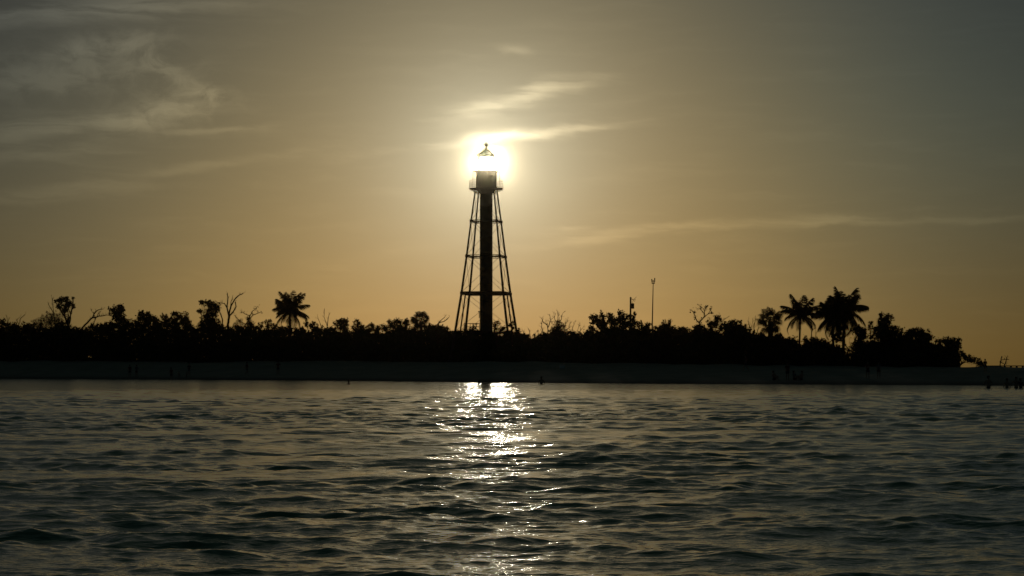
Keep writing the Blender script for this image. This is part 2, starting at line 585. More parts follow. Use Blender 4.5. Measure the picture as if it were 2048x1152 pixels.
# ------------------------------------------------------------------ lighthouse
def build_lighthouse():
    D = 327.0
    base = at(972.3, 724, D)
    bx, by = base.x, base.y
    bz = gz(bx, by) - 0.1
    Z = lambda py: at(972.3, py, D).z - bz
    mpp = D / F
    t = thing('lighthouse', 'tall black iron skeleton lighthouse with the sun burning behind its glass lantern', 'lighthouse', (bx, by, bz))
    leg_prof = [(384, 27.0), (443, 36.6), (513, 47.3), (587, 59.5), (643, 70.5), (668, 75.5)]
    def Rm(z):
        zs = [Z(p[0]) for p in leg_prof][::-1] + []
        rs = [p[1] * mpp for p in leg_prof][::-1]
        if z < zs[0]:
            return rs[0] + (zs[0] - z) * (rs[0] - rs[1]) / (zs[1] - zs[0]) * 1.0
        return float(np.interp(z, zs, rs))
    PH = [R(35.3 + 90 * k) for k in range(4)]
    def corner(k, z, f=1.0):
        r = Rm(z) * f
        return np.array([r * math.cos(PH[k % 4]), r * math.sin(PH[k % 4]), z])
    levels = [0.0, Z(665), Z(587), Z(513), Z(443), Z(384)]
    # central stair cylinder with plate seams
    mb = MB()
    prof = []
    zz = 0.0; top = Z(381)
    while zz < top:
        prof += [(0.925, zz), (0.925, min(zz + 2.2, top))]
        if zz + 2.24 < top:
            prof += [(0.945, zz + 2.2), (0.945, zz + 2.28), (0.925, zz + 2.28)]
        zz += 2.28
    mb.lathe(prof, sides=40)
    col = mb.build('stair_cylinder', M_IRON, t, True)
    # portholes up the cylinder
    for k, py in enumerate((640, 560, 480, 410)):
        w = MB(); a = R(-90 + 40 * (k % 2))
        c = np.array([0.92 * math.cos(a), 0.92 * math.sin(a), Z(py)])
        ring = []
        for s in range(16):
            q = 2 * math.pi * s / 16
            ring.append(c + np.array([-math.sin(a) * 0.22 * math.cos(q), math.cos(a) * 0.22 * math.cos(q), 0.22 * math.sin(q)]) + np.array([math.cos(a), math.sin(a), 0]) * 0.04)
        w.tube(ring + [ring[0]], 0.035, 5, False)
        w.build('porthole', M_IRON, col)
    # legs
    for k in range(4):
        mb = MB()
        pts = [corner(k, z) for z in (levels[0], levels[1], levels[2], levels[3], levels[4], levels[5], levels[5] + 0.35)]
        mb.tube(pts, [0.19, 0.18, 0.165, 0.14, 0.12, 0.10, 0.10], 10)
        for z in levels[1:5]:
            c = corner(k, z)
            mb.lathe([(0.01, -0.24), (0.21, -0.2), (0.23, 0.0), (0.21, 0.2), (0.01, 0.24)], c, 10)
        mb.lathe([(0.5, 0), (0.5, 0.12), (0.3, 0.3), (0.17, 0.34)], corner(k, 0) , 12)
        mb.build('leg', M_IRON, t, True)
    # extra posts carrying the lowest ring at the middle of each face
    for k in range(4):
        mb = MB()
        a = [(corner(k, z) + corner(k + 1, z)) / 2 for z in (0, levels[1], levels[2])]
        mb.tube(a, [0.12, 0.11, 0.10], 8)
        mb.build('post', M_IRON, t, True)
    # horizontal girts (paired rails) and diagonal tie rods on every face
    for li in range(1, 5):
        z = levels[li]
        gap = 0.13 if li >= 3 else 0.12
        r = 0.058 if li != 2 else 0.13
        for k in range(4):
            mb = MB()
            a, b = corner(k, z), corner(k + 1, z)
            n = 10
            for s in (-1, 1):
                mb.tube([a + (0, 0, s * gap), b + (0, 0, s * gap)], r, 6)
            for i in range(1, n):
                c = a + (b - a) * i / n
                mb.tube([c + (0, 0, -gap), c + (0, 0, gap)], 0.03, 4)
            mb.build('girt', M_IRON, t)
        for k in range(4):
            a = corner(k, z)
            d = np.array([math.cos(PH[k]), math.sin(PH[k]), 0]) * 0.93
            mb = MB(); mb.tube([a, d + (0, 0, z)], 0.05, 6)
            mb.build('spoke', M_IRON, t)
    for li in range(0, 5):
        z0, z1 = levels[li], levels[li + 1]
        for k in range(4):
            for (p, q) in ((k, k + 1), (k + 1, k)):
                a, b = corner(p, z0 + 0.15), corner(q, z1 - 0.15)
                mb = MB(); mb.tube([a, (a + b) / 2, b], 0.026, 5)
                e = a + (b - a) * 0.13
                mb.tube([e - (b - a) * 0.012, e + (b - a) * 0.012], 0.04, 5)      # turnbuckle
                mb.build('tie_rod', M_IRON, t)
    # stair landing with its railing on the left, beam on the right
    zl = Z(662)
    mb = MB()
    mb.box((-2.05, -0.3, zl), (2.4, 1.6, 0.12))
    mb.build('landing', M_IRON, t)
    mb = MB(); mb.box((2.15, -0.3, Z(665.5)), (2.6, 0.3, 0.22)); mb.build('beam', M_IRON, t)
    mb = MB(); mb.box((-1.0, -0.6, Z(623.5)), (0.34, 0.5, 0.14)); mb.box((-1.0, -0.6, Z(630)), (0.1, 0.12, 0.9))
    mb.build('bracket', M_IRON, t)
    mb = MB()
    zr = Z(647)
    for y in (-1.1, 0.5):
        for zh in (zr, zl + (zr - zl) * 0.55):
            mb.tube([(-3.2, y, zh), (-0.95, y, zh)], 0.035, 5)
        for i in range(6):
            x = -3.2 + i * 0.44
            mb.tube([(x, y, zl), (x, y, zr)], 0.03, 5)
    for i in range(12):       # stair flight down towards the ground
        mb.box((-2.8 - i * 0.26, 0.0, zl - i * 0.2), (0.3, 0.9, 0.04))
    for y in (-0.45, 0.45):
        mb.tube([(-2.7, y, zl + 0.9), (-6.0, y, zl - 1.6)], 0.03, 5)
        mb.tube([(-2.7, y, zl), (-6.0, y, zl - 2.5)], 0.05, 5)
    mb.build('stair_railing', M_IRON, t)
    # gallery, watch room, lantern
    zd = Z(378)
    mb = MB(); mb.lathe([(0.93, Z(388)), (1.15, Z(385)), (1.55, Z(380.5)), (1.56, zd), (1.56, Z(343.5))], sides=40)
    wr = mb.build('watch_room', M_IRON, t, False)
    for k in range(4):
        w = MB(); a = R(-60 + 90 * k)
        w.box((1.56 * math.cos(a), 1.56 * math.sin(a), (zd + Z(343)) / 2 + 0.1), (0.1, 0.6, 1.1), a)
        w.build('shutter', M_IRON, wr)
    mb = MB(); mb.lathe([(1.5, zd - 0.16), (2.3, zd - 0.1), (2.5, zd), (2.52, zd + 0.12), (1.5, zd + 0.14)], sides=40)
    for k in range(12):
        a = 2 * math.pi * k / 12
        c, s = math.cos(a), math.sin(a)
        mb.tube([(1.2 * c, 1.2 * s, zd - 0.75), (1.75 * c, 1.75 * s, zd - 0.4), (2.4 * c, 2.4 * s, zd - 0.1)], 0.045, 5)
    g = mb.build('gallery', M_IRON, t)
    mb = MB()
    zt = zd + 1.22
    for zh, rr in ((zt, 0.03), (zd + 0.85, 0.02), (zd + 0.5, 0.02)):
        mb.tube([(2.45 * math.cos(2 * math.pi * k / 32), 2.45 * math.sin(2 * math.pi * k / 32), zh) for k in range(33)], rr, 5, False)
    for k in range(48):
        a = 2 * math.pi * k / 48
        mb.tube([(2.45 * math.cos(a), 2.45 * math.sin(a), zd + 0.1), (2.45 * math.cos(a), 2.45 * math.sin(a), zt + (0.06 if k % 4 == 0 else 0))],
                0.026 if k % 4 == 0 else 0.012, 5)
    mb.build('railing', M_IRON, g)
    z2 = Z(343.5)
    mb = MB(); mb.lathe([(1.3, z2 - 0.1), (1.95, z2 - 0.08), (2.0, z2), (2.0, z2 + 0.08), (1.1, z2 + 0.1)], sides=40)
    mb.build('lantern_deck', M_IRON, t)
    for k in range(8):
        a = R(4 + 45 * k)
        mb = MB(); mb.tube([(2.0 * math.cos(a), 2.0 * math.sin(a), zd + 0.1), (1.97 * math.cos(a), 1.97 * math.sin(a), z2)], 0.045, 6)
        mb.build('support', M_IRON, t)
    zg0, zg1 = z2 + 0.1, Z(311.5)
    mb = MB(); mb.lathe([(1.16, zg0), (1.16, zg1)], sides=10)
    lan = mb.build('lantern_glass', M_GLASS, t)
    mb = MB()
    for k in range(10):
        a = 2 * math.pi * k / 10
        mb.tube([(1.18 * math.cos(a), 1.18 * math.sin(a), zg0), (1.18 * math.cos(a), 1.18 * math.sin(a), zg1)], 0.022, 4)
    for zh in (zg0, zg1):
        mb.tube([(1.18 * math.cos(2 * math.pi * k / 10), 1.18 * math.sin(2 * math.pi * k / 10), zh) for k in range(11)], 0.05, 5, False)
    mb.build('glazing_bars', M_IRON, lan)
    mb = MB(); mb.lathe([(1.2, zg1), (1.48, zg1 - 0.04), (1.46, zg1 + 0.05), (0.75, Z(303.5)), (0.2, Z(297.5)), (0.13, Z(294)), (0.13, Z(292.5))], sides=30)
    roof = mb.build('roof', M_IRON, t)
    mb = MB(); zb = Z(290)
    mb.lathe([(0.02 + 0.27 * math.sin(math.pi * i / 10), zb - 0.27 * math.cos(math.pi * i / 10)) for i in range(11)], sides=16)
    mb.tube([(0, 0, zb + 0.2), (0, 0, zb + 0.5)], 0.015, 4)
    mb.build('vent_ball', M_IRON, roof, True)


build_lighthouse()


# ------------------------------------------------------------------ trees
def rnd_unit(rs, n):
    v = rs.normal(size=(n, 3))
    return v / np.linalg.norm(v, axis=1, keepdims=True)


def leaf_quads(rs, centres, size, jitter):
    """one rhombic leaf per centre, random orientation"""
    n = len(centres)
    u = rnd_unit(rs, n); w = rnd_unit(rs, n)
    w = np.cross(u, w); w /= np.linalg.norm(w, axis=1, keepdims=True) + 1e-9
    s = size * (0.6 + 0.8 * rs.rand(n, 1))
    c = centres + rs.normal(0, jitter, (n, 3))
    v = np.stack([c - u * s * 0.62, c + w * s * 0.42, c + u * s * 0.62, c - w * s * 0.42], 1).reshape(-1, 3)
    q = np.arange(n * 4).reshape(-1, 4)
    return v, q


def limb(mb, rs, a, b, r0, r1, wob=0.08, n=5, sides=5):
    a = np.asarray(a, float); b = np.asarray(b, float)
    L = np.linalg.norm(b - a)
    pts = []
    for i in range(n + 1):
        f = i / n
        p = a + (b - a) * f
        p = p + rs.normal(0, wob * L * math.sin(math.pi * f) * 0.6, 3) * (0 < i < n)
        p[2] += 0.06 * L * math.sin(math.pi * f)
        pts.append(p)
    mb.tube(pts, [r0 + (r1 - r0) * i / n for i in range(n + 1)], sides)
    return pts


def tree(name, label, base_px, off, blobs, leaf=0.24, cover=3.2, mat=None, trunk_r=0.14, seed=0, group='trees along the back of the beach', feather=False, bark=None):
    """blobs: (px, py, rx, ry) of the crown's clumps; the whole is placed at the edge distance + off"""
    rs = np.random.RandomState(seed * 7 + 3)
    D = edge_d(base_px) + off
    mpp = D / F
    p0 = at(base_px, 720, D)
    z0 = gz(p0.x, p0.y) - 0.15
    t = thing(name, label, 'tree' if 'tree' in name or 'palm' in name else 'shrub', (p0.x, p0.y, z0), 0, group)
    o = np.array([p0.x, p0.y, z0])
    tr, lv_v, lv_q, nn = MB(), [], [], 0
    B = []
    for (cx, cy, rx, ry) in blobs:
        c = np.array(at(cx, cy, D + rs.uniform(-0.8, 0.8))) - o
        B.append((c, rx * mpp * 1.1, ry * mpp * 1.14))
    cm = np.mean([b[0] for b in B], axis=0)
    fork = np.array([cm[0] * 0.55, cm[1] * 0.5, max(0.3, min(b[0][2] - b[2] for b in B) * 0.75)])
    limb(tr, rs, (0, 0, 0), fork, trunk_r * 1.3, trunk_r * 0.85, 0.05, 5, 7)
    for c, rx, ry in B:
        pts = limb(tr, rs, fork, c - np.array([0, 0, ry * 0.4]), trunk_r * 0.7, trunk_r * 0.22, 0.10, 6)
        area = math.pi * rx * ry
        nl = int(cover * area / (0.30 * leaf * leaf)) + 12
        per = 14
        ncl = max(5, nl // per)
        d = rnd_unit(rs, ncl) * (rs.rand(ncl, 1) ** 0.40)
        # lobes: push the clusters in and out with direction so the outline is uneven
        ph = rs.uniform(0, 6.28, 3)
        ang = np.arctan2(d[:, 2], d[:, 0])
        lob = 1 + 0.16 * np.sin(3 * ang + ph[0]) + 0.13 * np.sin(7 * ang + ph[1]) + 0.08 * np.sin(13 * ang + ph[2])
        cl = c + d * np.array([rx, max(rx, ry), ry]) * lob[:, None]
        for j in range(min(ncl, 9)):
            limb(tr, rs, pts[rs.randint(3, 6)], cl[j], trunk_r * 0.2, 0.012, 0.08, 3, 4)
        cen = np.repeat(cl, per, axis=0)
        v, q = leaf_quads(rs, cen, leaf, leaf * (0.62 if not feather else 0.9))
        if feather:      # needle-like sprays: long thin blades pointing up and out
            k = len(cen)
            u = rnd_unit(rs, k) + np.array([0, 0, 0.8]); u /= np.linalg.norm(u, axis=1, keepdims=True)
            w = np.cross(u, rnd_unit(rs, k)); w /= np.linalg.norm(w, axis=1, keepdims=True) + 1e-9
            cc = cen + rs.normal(0, leaf * 0.5, (k, 3)); s = leaf * (0.6 + rs.rand(k, 1))
            v = np.stack([cc - u * s * 0.2, cc + w * s * 0.11 + u * s * 0.3, cc + u * s * 1.1, cc - w * s * 0.11 + u * s * 0.3], 1).reshape(-1, 3)
        lv_v.append(v); lv_q.append(q + nn); nn += len(v)
    tr.build('trunk', bark or M_BARK, t)
    mesh_np('crown', np.concatenate(lv_v), [np.concatenate(lv_q)], mat or M_LEAF, t)
    return t


def bare_tree(name, label, off, lines, seed=0, twigs=3, twig_len=0.6, group='bare trees along the back of the beach', leaves=0):
    """lines: [(radius px at start, radius px at end, [(px, py), ...]), ...] – limbs as seen; small twigs are grown off them"""
    rs = np.random.RandomState(seed * 13 + 1)
    bpx = lines[0][2][0][0]
    D = edge_d(bpx) + off
    mpp = D / F
    p0 = at(bpx, 720, D); z0 = gz(p0.x, p0.y) - 0.15
    t = thing(name, label, 'tree' if 'tree' in name else 'shrub', (p0.x, p0.y, z0), 0, group)
    o = np.array([p0.x, p0.y, z0])
    mb = MB(); tips = []
    first = True
    for r0, r1, pl in lines:
        pts = []
        dep = rs.uniform(-0.2, 0.2); slope = rs.uniform(-0.35, 0.35)
        for i, (x, y) in enumerate(pl):
            p = np.array(at(x, y, D + (dep + slope * i if not first else 0))) - o
            pts.append(p)
        if first:
            pts = [np.array([0, 0, 0.0])] + pts
            first = False
        # subdivide with wobble
        fine = [pts[0]]
        for a, b in zip(pts[:-1], pts[1:]):
            n = max(2, int(np.linalg.norm(b - a) / 0.35))
            for i in range(1, n + 1):
                q = a + (b - a) * i / n
                if i < n:
                    q = q + rs.normal(0, 0.035, 3)
                fine.append(q)
        k = len(fine)
        rad = [max(0.010, (r0 + (r1 - r0) * i / (k - 1)) * mpp) for i in range(k)]
        mb.tube(fine, rad, 6)
        for j in range(int(twigs * k / 5) + 1):
            i = rs.randint(max(1, k // 3), k)
            d = rnd_unit(rs, 1)[0] + np.array([0, 0, 0.7]) + (fine[i] - fine[max(0, i - 1)]) * 2
            d /= np.linalg.norm(d)
            L = twig_len * rs.uniform(0.4, 1.1)
            m1 = fine[i] + d * L * 0.5 + rs.normal(0, 0.05, 3)
            e = fine[i] + d * L + rs.normal(0, 0.10, 3)
            mb.tube([fine[i], m1, e], [min(rad[i] * 0.6, 0.024), 0.014, 0.008], 4)
            for _ in range(2):
                e2 = m1 + (d + rnd_unit(rs, 1)[0] * 0.8) * L * 0.4
                mb.tube([m1, e2], [0.012, 0.007], 4)
                tips.append(e2)
            tips.append(e)
    mb.build('branches', M_DEAD, t)
    if leaves:
        idx = rs.randint(0, len(tips), leaves)
        v, q = leaf_quads(rs, np.array(tips)[idx], 0.2, 0.12)
        mesh_np('crown', v, [q], M_LEAF, t)
    return t


def frond(v, q, origin, az, up, L, droop, rs, leaflet=0.55, n=62, width=0.026):
    """a feather frond: arching rib with hanging leaflets on both sides"""
    h = np.array([math.cos(az), math.sin(az), 0.0])
    side = np.array([-math.sin(az), math.cos(az), 0.0])
    pts = []
    for i in range(n + 1):
        f = i / n
        ang = up - droop * f ** 1.3
        if i == 0:
            p = np.array(origin, float)
        else:
            p = pts[-1] + (h * math.cos(ang) + np.array([0, 0, math.sin(ang)])) * L / n
        pts.append(p)
    base = len(v)
    # rib
    for i, p in enumerate(pts):
        w = 0.045 * (1 - i / n) + 0.010
        v += [p - side * w, p + side * w, p + np.array([0, 0, -w * 1.6])]
    for i in range(n):
        a = base + i * 3
        for s, e in ((0, 1), (1, 2), (2, 0)):
            q.append((a + s, a + e, a + 3 + e, a + 3 + s))
    for i in range(2, n + 1):
        f = i / n
        ll = leaflet * (0.22 + 1.0 * math.sin(math.pi * min(1, f * 0.88 + 0.10)) ** 0.75) * rs.uniform(0.85, 1.1)
        tan = pts[i] - pts[i - 1]; tan /= np.linalg.norm(tan)
        for s in (-1, 1):
            d = side * s * rs.uniform(0.62, 0.9) * (1 - 0.45 * f) + tan * (0.4 + 0.55 * f) + np.array([0, 0, -1]) * rs.uniform(0.35, 1.0)
            d /= np.linalg.norm(d)
            tip = pts[i] + d * ll + np.array([0, 0, -0.12 * ll])
            b = len(v)
            v += [pts[i] - tan * width, pts[i] + tan * width, pts[i] + d * ll * 0.6 + tan * width * 0.7, tip]
            q.append((b, b + 1, b + 2, b + 3))


def coconut(label, base_px, crown, off, L, nf, seed, trunk_r=0.13, lean_mid=0.0, up_rng=(-0.75, 1.5), leaflet=0.6):
    rs = np.random.RandomState(seed)
    D = edge_d(base_px) + off
    p0 = at(base_px, 720, D); z0 = gz(p0.x, p0.y) - 0.15
    t = thing('coconut_palm', label, 'palm tree', (p0.x, p0.y, z0), 0, 'coconut palms above the thicket')
    c = np.array(at(crown[0], crown[1], D)) - np.array([p0.x, p0.y, z0])
    mb = MB()
    pts = []
    for i in range(15):
        f = i / 14
        pts.append(np.array([c[0] * f ** 1.4 + lean_mid * math.sin(math.pi * f), c[1] * f, c[2] * f]))
    mb.tube(pts, [trunk_r * (1.7 if i == 0 else 1.25 - 0.4 * i / 14) * (1 + 0.05 * (i % 2)) for i in range(15)], 9)
    mb.tube([c, c + (0, 0, 0.35)], [trunk_r * 1.3, 0.05], 7)
    mb.build('trunk', M_BARK, t, True)
    v, q = [], []
    ga = rs.uniform(0, 6.28)
    for k in range(nf):
        f = (k + 0.5) / nf
        az = ga + k * 2.39996
        up = up_rng[1] + (up_rng[0] - up_rng[1]) * f ** 0.85 + rs.normal(0, 0.10)
        lk = L * rs.uniform(0.76, 1.12) * (0.82 + 0.18 * math.sin(math.pi * f))
        frond(v, q, c + np.array([0, 0, 0.25 - 0.35 * f]), az, up, lk, (0.45 + 0.95 * f) * rs.uniform(0.6, 1.4), rs, leaflet)
    mesh_np('crown', np.array(v), [np.array(q)], M_PALM, t)
    # a few nuts under the crown
    mb = MB()
    for k in range(7):
        a = k * 0.9; r = 0.26
        mb.lathe([(0.02 + 0.11 * math.sin(math.pi * i / 6), -0.13 * math.cos(math.pi * i / 6)) for i in range(7)],
                 c + np.array([r * math.cos(a), r * math.sin(a), -0.18 - 0.09 * (k % 2)]), 8)
    mb.build('coconuts', M_BARK, t, True)
    return t


def sabal(label, base_px, crown, off, Rf, seed, n=44, trunk_r=0.19, skirt=8, name='sabal_palm'):
    """round-headed fan palm"""
    rs = np.random.RandomState(seed)
    D = edge_d(base_px) + off
    p0 = at(base_px, 720, D); z0 = gz(p0.x, p0.y) - 0.15
    t = thing(name, label, 'palm tree', (p0.x, p0.y, z0), 0, 'fan palms above the thicket')
    c = np.array(at(crown[0], crown[1], D)) - np.array([p0.x, p0.y, z0])
    mb = MB()
    mb.tube([np.array([c[0] * f ** 1.3, c[1] * f, (c[2] - 0.1) * f]) for f in np.linspace(0, 1, 8)],
            [trunk_r * (1.1 + 0.25 * (i / 7)) for i in range(8)], 9)
    mb.build('trunk', M_BARK, t, True)
    v, q = [], []
    for k in range(n):
        if k < n - skirt:
            d = rnd_unit(rs, 1)[0]
            d[2] = abs(d[2]) * 1.1 - 0.35
        else:
            a = rs.uniform(0, 6.28); d = np.array([math.cos(a) * 0.7, math.sin(a) * 0.7, -1.0])
        d /= np.linalg.norm(d)
        pl = Rf * rs.uniform(0.32, 0.78)
        e = c + d * pl
        s = np.cross(d, rnd_unit(rs, 1)[0]); s /= np.linalg.norm(s) + 1e-9
        b = len(v); w = 0.02
        v += [c - s * w, c + s * w, e + s * w, e - s * w]; q.append((b, b + 1, b + 2, b + 3))
        up = np.cross(s, d)
        for j in range(15):
            ang = R(-105 + 210 * j / 14)
            dd = d * math.cos(ang) + s * math.sin(ang)
            ll = Rf * 0.42 * (0.75 + 0.3 * math.cos(ang)) * rs.uniform(0.9, 1.08)
            side = np.cross(dd, up) * 0.045
            m1 = e + dd * ll * 0.6
            tip = e + dd * ll + np.array([0, 0, -0.28 * ll])
            b = len(v)
            v += [e, m1 - side, tip, m1 + side]; q.append((b, b + 1, b + 2, b + 3))
    mesh_np('crown', np.array(v), [np.array(q)], M_PALM, t)
    return t


def build_thicket():
    """the low tangle of mangrove and sea grape under the trees: one dark mass nobody could count"""
    rs = np.random.RandomState(77)
    prof = [(-400, 655), (0, 658), (60, 655), (150, 658), (230, 656), (400, 654), (500, 656), (560, 662), (640, 662), (760, 666), (830, 662), (900, 667),
            (960, 669), (1010, 670), (1060, 676), (1120, 668), (1175, 671), (1240, 662), (1300, 665), (1400, 664), (1500, 667), (1530, 674), (1560, 684),
            (1620, 692), (1660, 690), (1690, 704), (1706, 708), (1722, 690), (1800, 678), (1850, 690), (1885, 702), (1902, 712), (1912, 724)]
    px = rs.uniform(-400, 1914, 30000)
    # slow humps and bumps in the outline
    top = np.interp(px, [p[0] for p in prof], [p[1] for p in prof])
    top = top + 3.5 * np.sin(px * 0.083 + 1) + 2.6 * np.sin(px * 0.197) + 2.2 * np.sin(px * 0.43 + 2) + 1.5 * np.sin(px * 0.91)
    aa = np.array([px_az(x) for x in px])
    de = np.interp(aa, AZT, DET)
    D = de + 1.0 + 13.0 * rs.rand(len(px))
    ar = np.radians(aa)
    X, Y = D * np.sin(ar), D * np.cos(ar)
    g = ground(X, Y)
    zt = EYE + (YH - top) * D / F
    hole = (px > 1686) & (px < 1712)
    # bushes lower at the beach side
    lo = np.clip((D - de) / 5, 0.45, 1)
    zz = g + (zt - g) * lo * rs.rand(len(px)) ** 0.9
    keep = ~(hole & (rs.rand(len(px)) < 0.86))
    c = np.stack([X, Y, zz], 1)[keep]
    cen = np.repeat(c, 10, axis=0)
    v, q = leaf_quads(rs, cen, 0.32, 0.24)
    o = mesh_np('thicket', v, [q], M_LEAF)
    o['kind'] = 'stuff'
    # woody stems inside it
    mb = MB()
    for _ in range(420):
        x = rs.uniform(-400, 1914)
        a = R(px_az(x)); d = float(np.interp(math.degrees(a), AZT, DET)) + rs.uniform(1.5, 14)
        b = np.array([d * math.sin(a), d * math.cos(a), 0]); b[2] = gz(b[0], b[1]) - 0.1
        h = (EYE + (YH - lerp_tab(prof, x)) * d / F - b[2]) * rs.uniform(0.6, 1.0)
        e = b + np.array([rs.normal(0, 0.6), rs.normal(0, 0.6), max(h, 0.3)])
        limb(mb, rs, b, e, 0.07, 0.015, 0.08, 4, 4)
    o = mb.build('thicket_stems', M_BARK); o['kind'] = 'stuff'


build_thicket()

# ------------------------------------------------------------------ the trees one can tell apart, left to right
T = tree
T('sea_grape_shrub', 'low loose shrub at the left end of the tree line', 12, 6, [(4, 650, 14, 11), (26, 655, 12, 8), (-30, 648, 20, 12), (-90, 645, 30, 14)], seed=1, cover=2.2)
bare_tree('bare_tree', 'bare curved sapling beside the loose shrub at the left end', 8, [(1.4, .6, [(34, 662), (38, 648), (42, 636), (50, 629)]), (.8, .3, [(38, 648), (33, 640), (41, 633)])], 1)
bare_tree('bare_tree', 'faint thin twiggy sapling poking out of the leftmost shrub', 9, [(1.0, .4, [(14, 660), (15, 644), (13, 630)]), (.7, .3, [(15, 645), (20, 634)])], 2)
T('feathery_tree', 'broad dome-shaped feathery tree left of the tall stork-like tree', 98, 8, [(105, 641, 22, 16), (80, 650, 18, 11), (128, 655, 14, 11), (62, 656, 9, 6)], seed=2, leaf=0.2, feather=True, cover=4.0, mat=M_LEAF2)
bare_tree('bare_tree', 'pair of thin bare stems standing behind the feathery dome', 11, [(1.2, .5, [(110, 650), (107, 620), (104, 596)]), (.9, .4, [(107, 626), (100, 614), (96, 606)])], 3)
T('crooked_tree', 'tall crooked tree with a long bare trunk and a ragged clumped top', 145, 7, [(120, 601, 7, 6), (130, 600, 8, 6), (139, 606, 6, 6), (146, 611, 4, 5), (146, 597, 3, 2), (118, 613, 6, 5), (127, 622, 8, 5), (110, 602, 3, 2), (133, 612, 6, 6)], seed=3, leaf=0.16, cover=3.0, trunk_r=0.17)
bare_tree('leaning_bare_tree', 'dead tree leaning to the right with a long level branch', 9, [(2.6, 1.6, [(160, 662), (172, 648), (184, 636)]), (1.6, .6, [(184, 636), (198, 632), (220, 630)]), (1.5, .5, [(184, 636), (188, 628), (196, 620), (207, 618)]), (1.0, .4, [(190, 640), (196, 628), (202, 622)]), (.9, .4, [(186, 650), (190, 640), (188, 628), (183, 622)])], 4, twigs=7, twig_len=.55)
T('umbrella_tree', 'tree with one dense lopsided crown on a short stem beside the leaning dead tree', 243, 8, [(231, 624, 12, 9), (243, 621, 8, 8), (237, 634, 10, 8), (247, 638, 8, 8), (238, 613, 3, 3)], seed=5, cover=3.6)
T('sea_grape_shrub', 'wide low shrub directly below the lopsided crown', 255, 5, [(255, 648, 16, 9), (222, 652, 14, 7), (205, 655, 12, 6)], seed=6)
T('rounded_tree', 'bushy tree with a notched left side and a flat leaf on top', 292, 8, [(290, 643, 16, 14), (281, 634, 8, 6), (294, 629, 8, 5), (308, 646, 11, 11), (286, 625, 5, 2), (316, 652, 8, 7)], seed=7)
coconut('young palm with upright fan of fronds, left of two narrow bushy crowns', 333, (333, 650), 9, 2.5, 18, 31, 0.12, 0, (-0.2, 1.5), 0.42)
T('rounded_tree', 'narrow bushy crown just right of the young upright palm', 351, 8, [(351, 632, 8, 10), (349, 645, 10, 9)], seed=8, cover=2.6)
T('rounded_tree', 'broad bushy crown ending the clump right of the young palm', 369, 8, [(366, 636, 10, 10), (372, 645, 10, 10), (380, 652, 6, 6)], seed=9, cover=2.8)
T('forked_tree', 'dark column-like tree with two drooping plumes on its top', 418, 8, [(404, 605, 7, 3.5), (416, 606, 9, 5), (428, 612, 10, 7), (420, 632, 14, 14), (418, 650, 22, 12), (400, 622, 5, 3), (434, 618, 6, 6)], seed=10, leaf=0.2, cover=3.8)
bare_tree('bare_tree', 'tall bare many-armed tree right of the plumed column tree', 6, [(3.0, 2.2, [(455, 668), (457, 640), (458, 630)]), (1.7, .7, [(458, 632), (454, 615), (456, 596), (455, 586)]), (1.8, .8, [(458, 630), (462, 612), (470, 598), (479, 590), (486, 587)]), (1.7, .9, [(458, 634), (466, 624), (472, 614), (471, 604)]), (1.2, .5, [(455, 618), (449, 607), (438, 606), (430, 601)]), (1.0, .4, [(461, 615), (462, 603), (465, 594)]), (1.5, .8, [(446, 660), (444, 636), (439, 622), (430, 617)])], 5, twigs=5, twig_len=.45)
bare_tree('bare_tree', 'low spreading nearly leafless tree left of the lone coconut palm', 6, [(1.8, 1.2, [(484, 664), (490, 650), (498, 640)]), (1.2, .5, [(498, 640), (506, 630), (520, 625)]), (1.1, .5, [(498, 638), (505, 622), (513, 617)]), (1.0, .4, [(490, 648), (480, 642), (468, 630)]), (.9, .4, [(500, 632), (490, 628), (484, 624)])], 6, twigs=6, twig_len=.5, leaves=60)
T('sea_grape_shrub', 'spiky shrub under the spreading bare tree', 497, 7, [(497, 641, 5, 9), (500, 653, 10, 9), (478, 652, 12, 9)], seed=11, feather=True, leaf=.24)
T('sea_grape_shrub', 'open large-leaved shrub left of the lone coconut palm trunk', 528, 6, [(518, 653, 8, 7), (537, 650, 9, 11), (548, 656, 8, 8), (560, 662, 9, 8)], seed=12, leaf=.22, cover=1.9)
coconut('lone coconut palm with a dense shaggy crown left of the lighthouse', 580, (580, 621), 4, 3.5, 30, 11, 0.19, 0, (-0.7, 1.54), 0.95)
T('sea_grape_shrub', 'open large-leaved shrub right of the lone coconut palm trunk', 622, 6, [(612, 646, 5, 7), (626, 652, 9, 8), (635, 660, 9, 6), (604, 660, 9, 7)], seed=13, leaf=.22, cover=1.8)
bare_tree('bare_shrub', 'wispy bare twigs standing between the lone palm and the round-topped tree', 8, [(1.0, .4, [(657, 664), (653, 648), (648, 634), (649, 617)]), (.9, .4, [(655, 652), (656, 640), (658, 631)]), (.8, .3, [(645, 664), (640, 646), (635, 632)]), (.8, .3, [(660, 655), (668, 650), (672, 646)])], 7, twigs=3)
T('round_topped_tree', 'small round-topped tree right of the wispy bare twigs', 685, 6, [(678, 648, 9, 8), (691, 646, 9, 7), (685, 656, 13, 7), (686, 641, 7, 3)], seed=14, leaf=.2, cover=2.6)
T('round_topped_tree', 'airy see-through crown second to the right of the wispy twigs', 715, 6, [(715, 649, 9, 7), (720, 655, 8, 8), (708, 656, 6, 5), (716, 642, 4, 3)], seed=15, leaf=.18, cover=1.7)
T('pointed_shrub', 'pointed shrub with a thin spike of twig left of the broad sea grape', 742, 6, [(742, 655, 7, 8), (752, 661, 8, 6), (733, 663, 9, 6), (757, 656, 4, 5)], seed=16, leaf=.18)
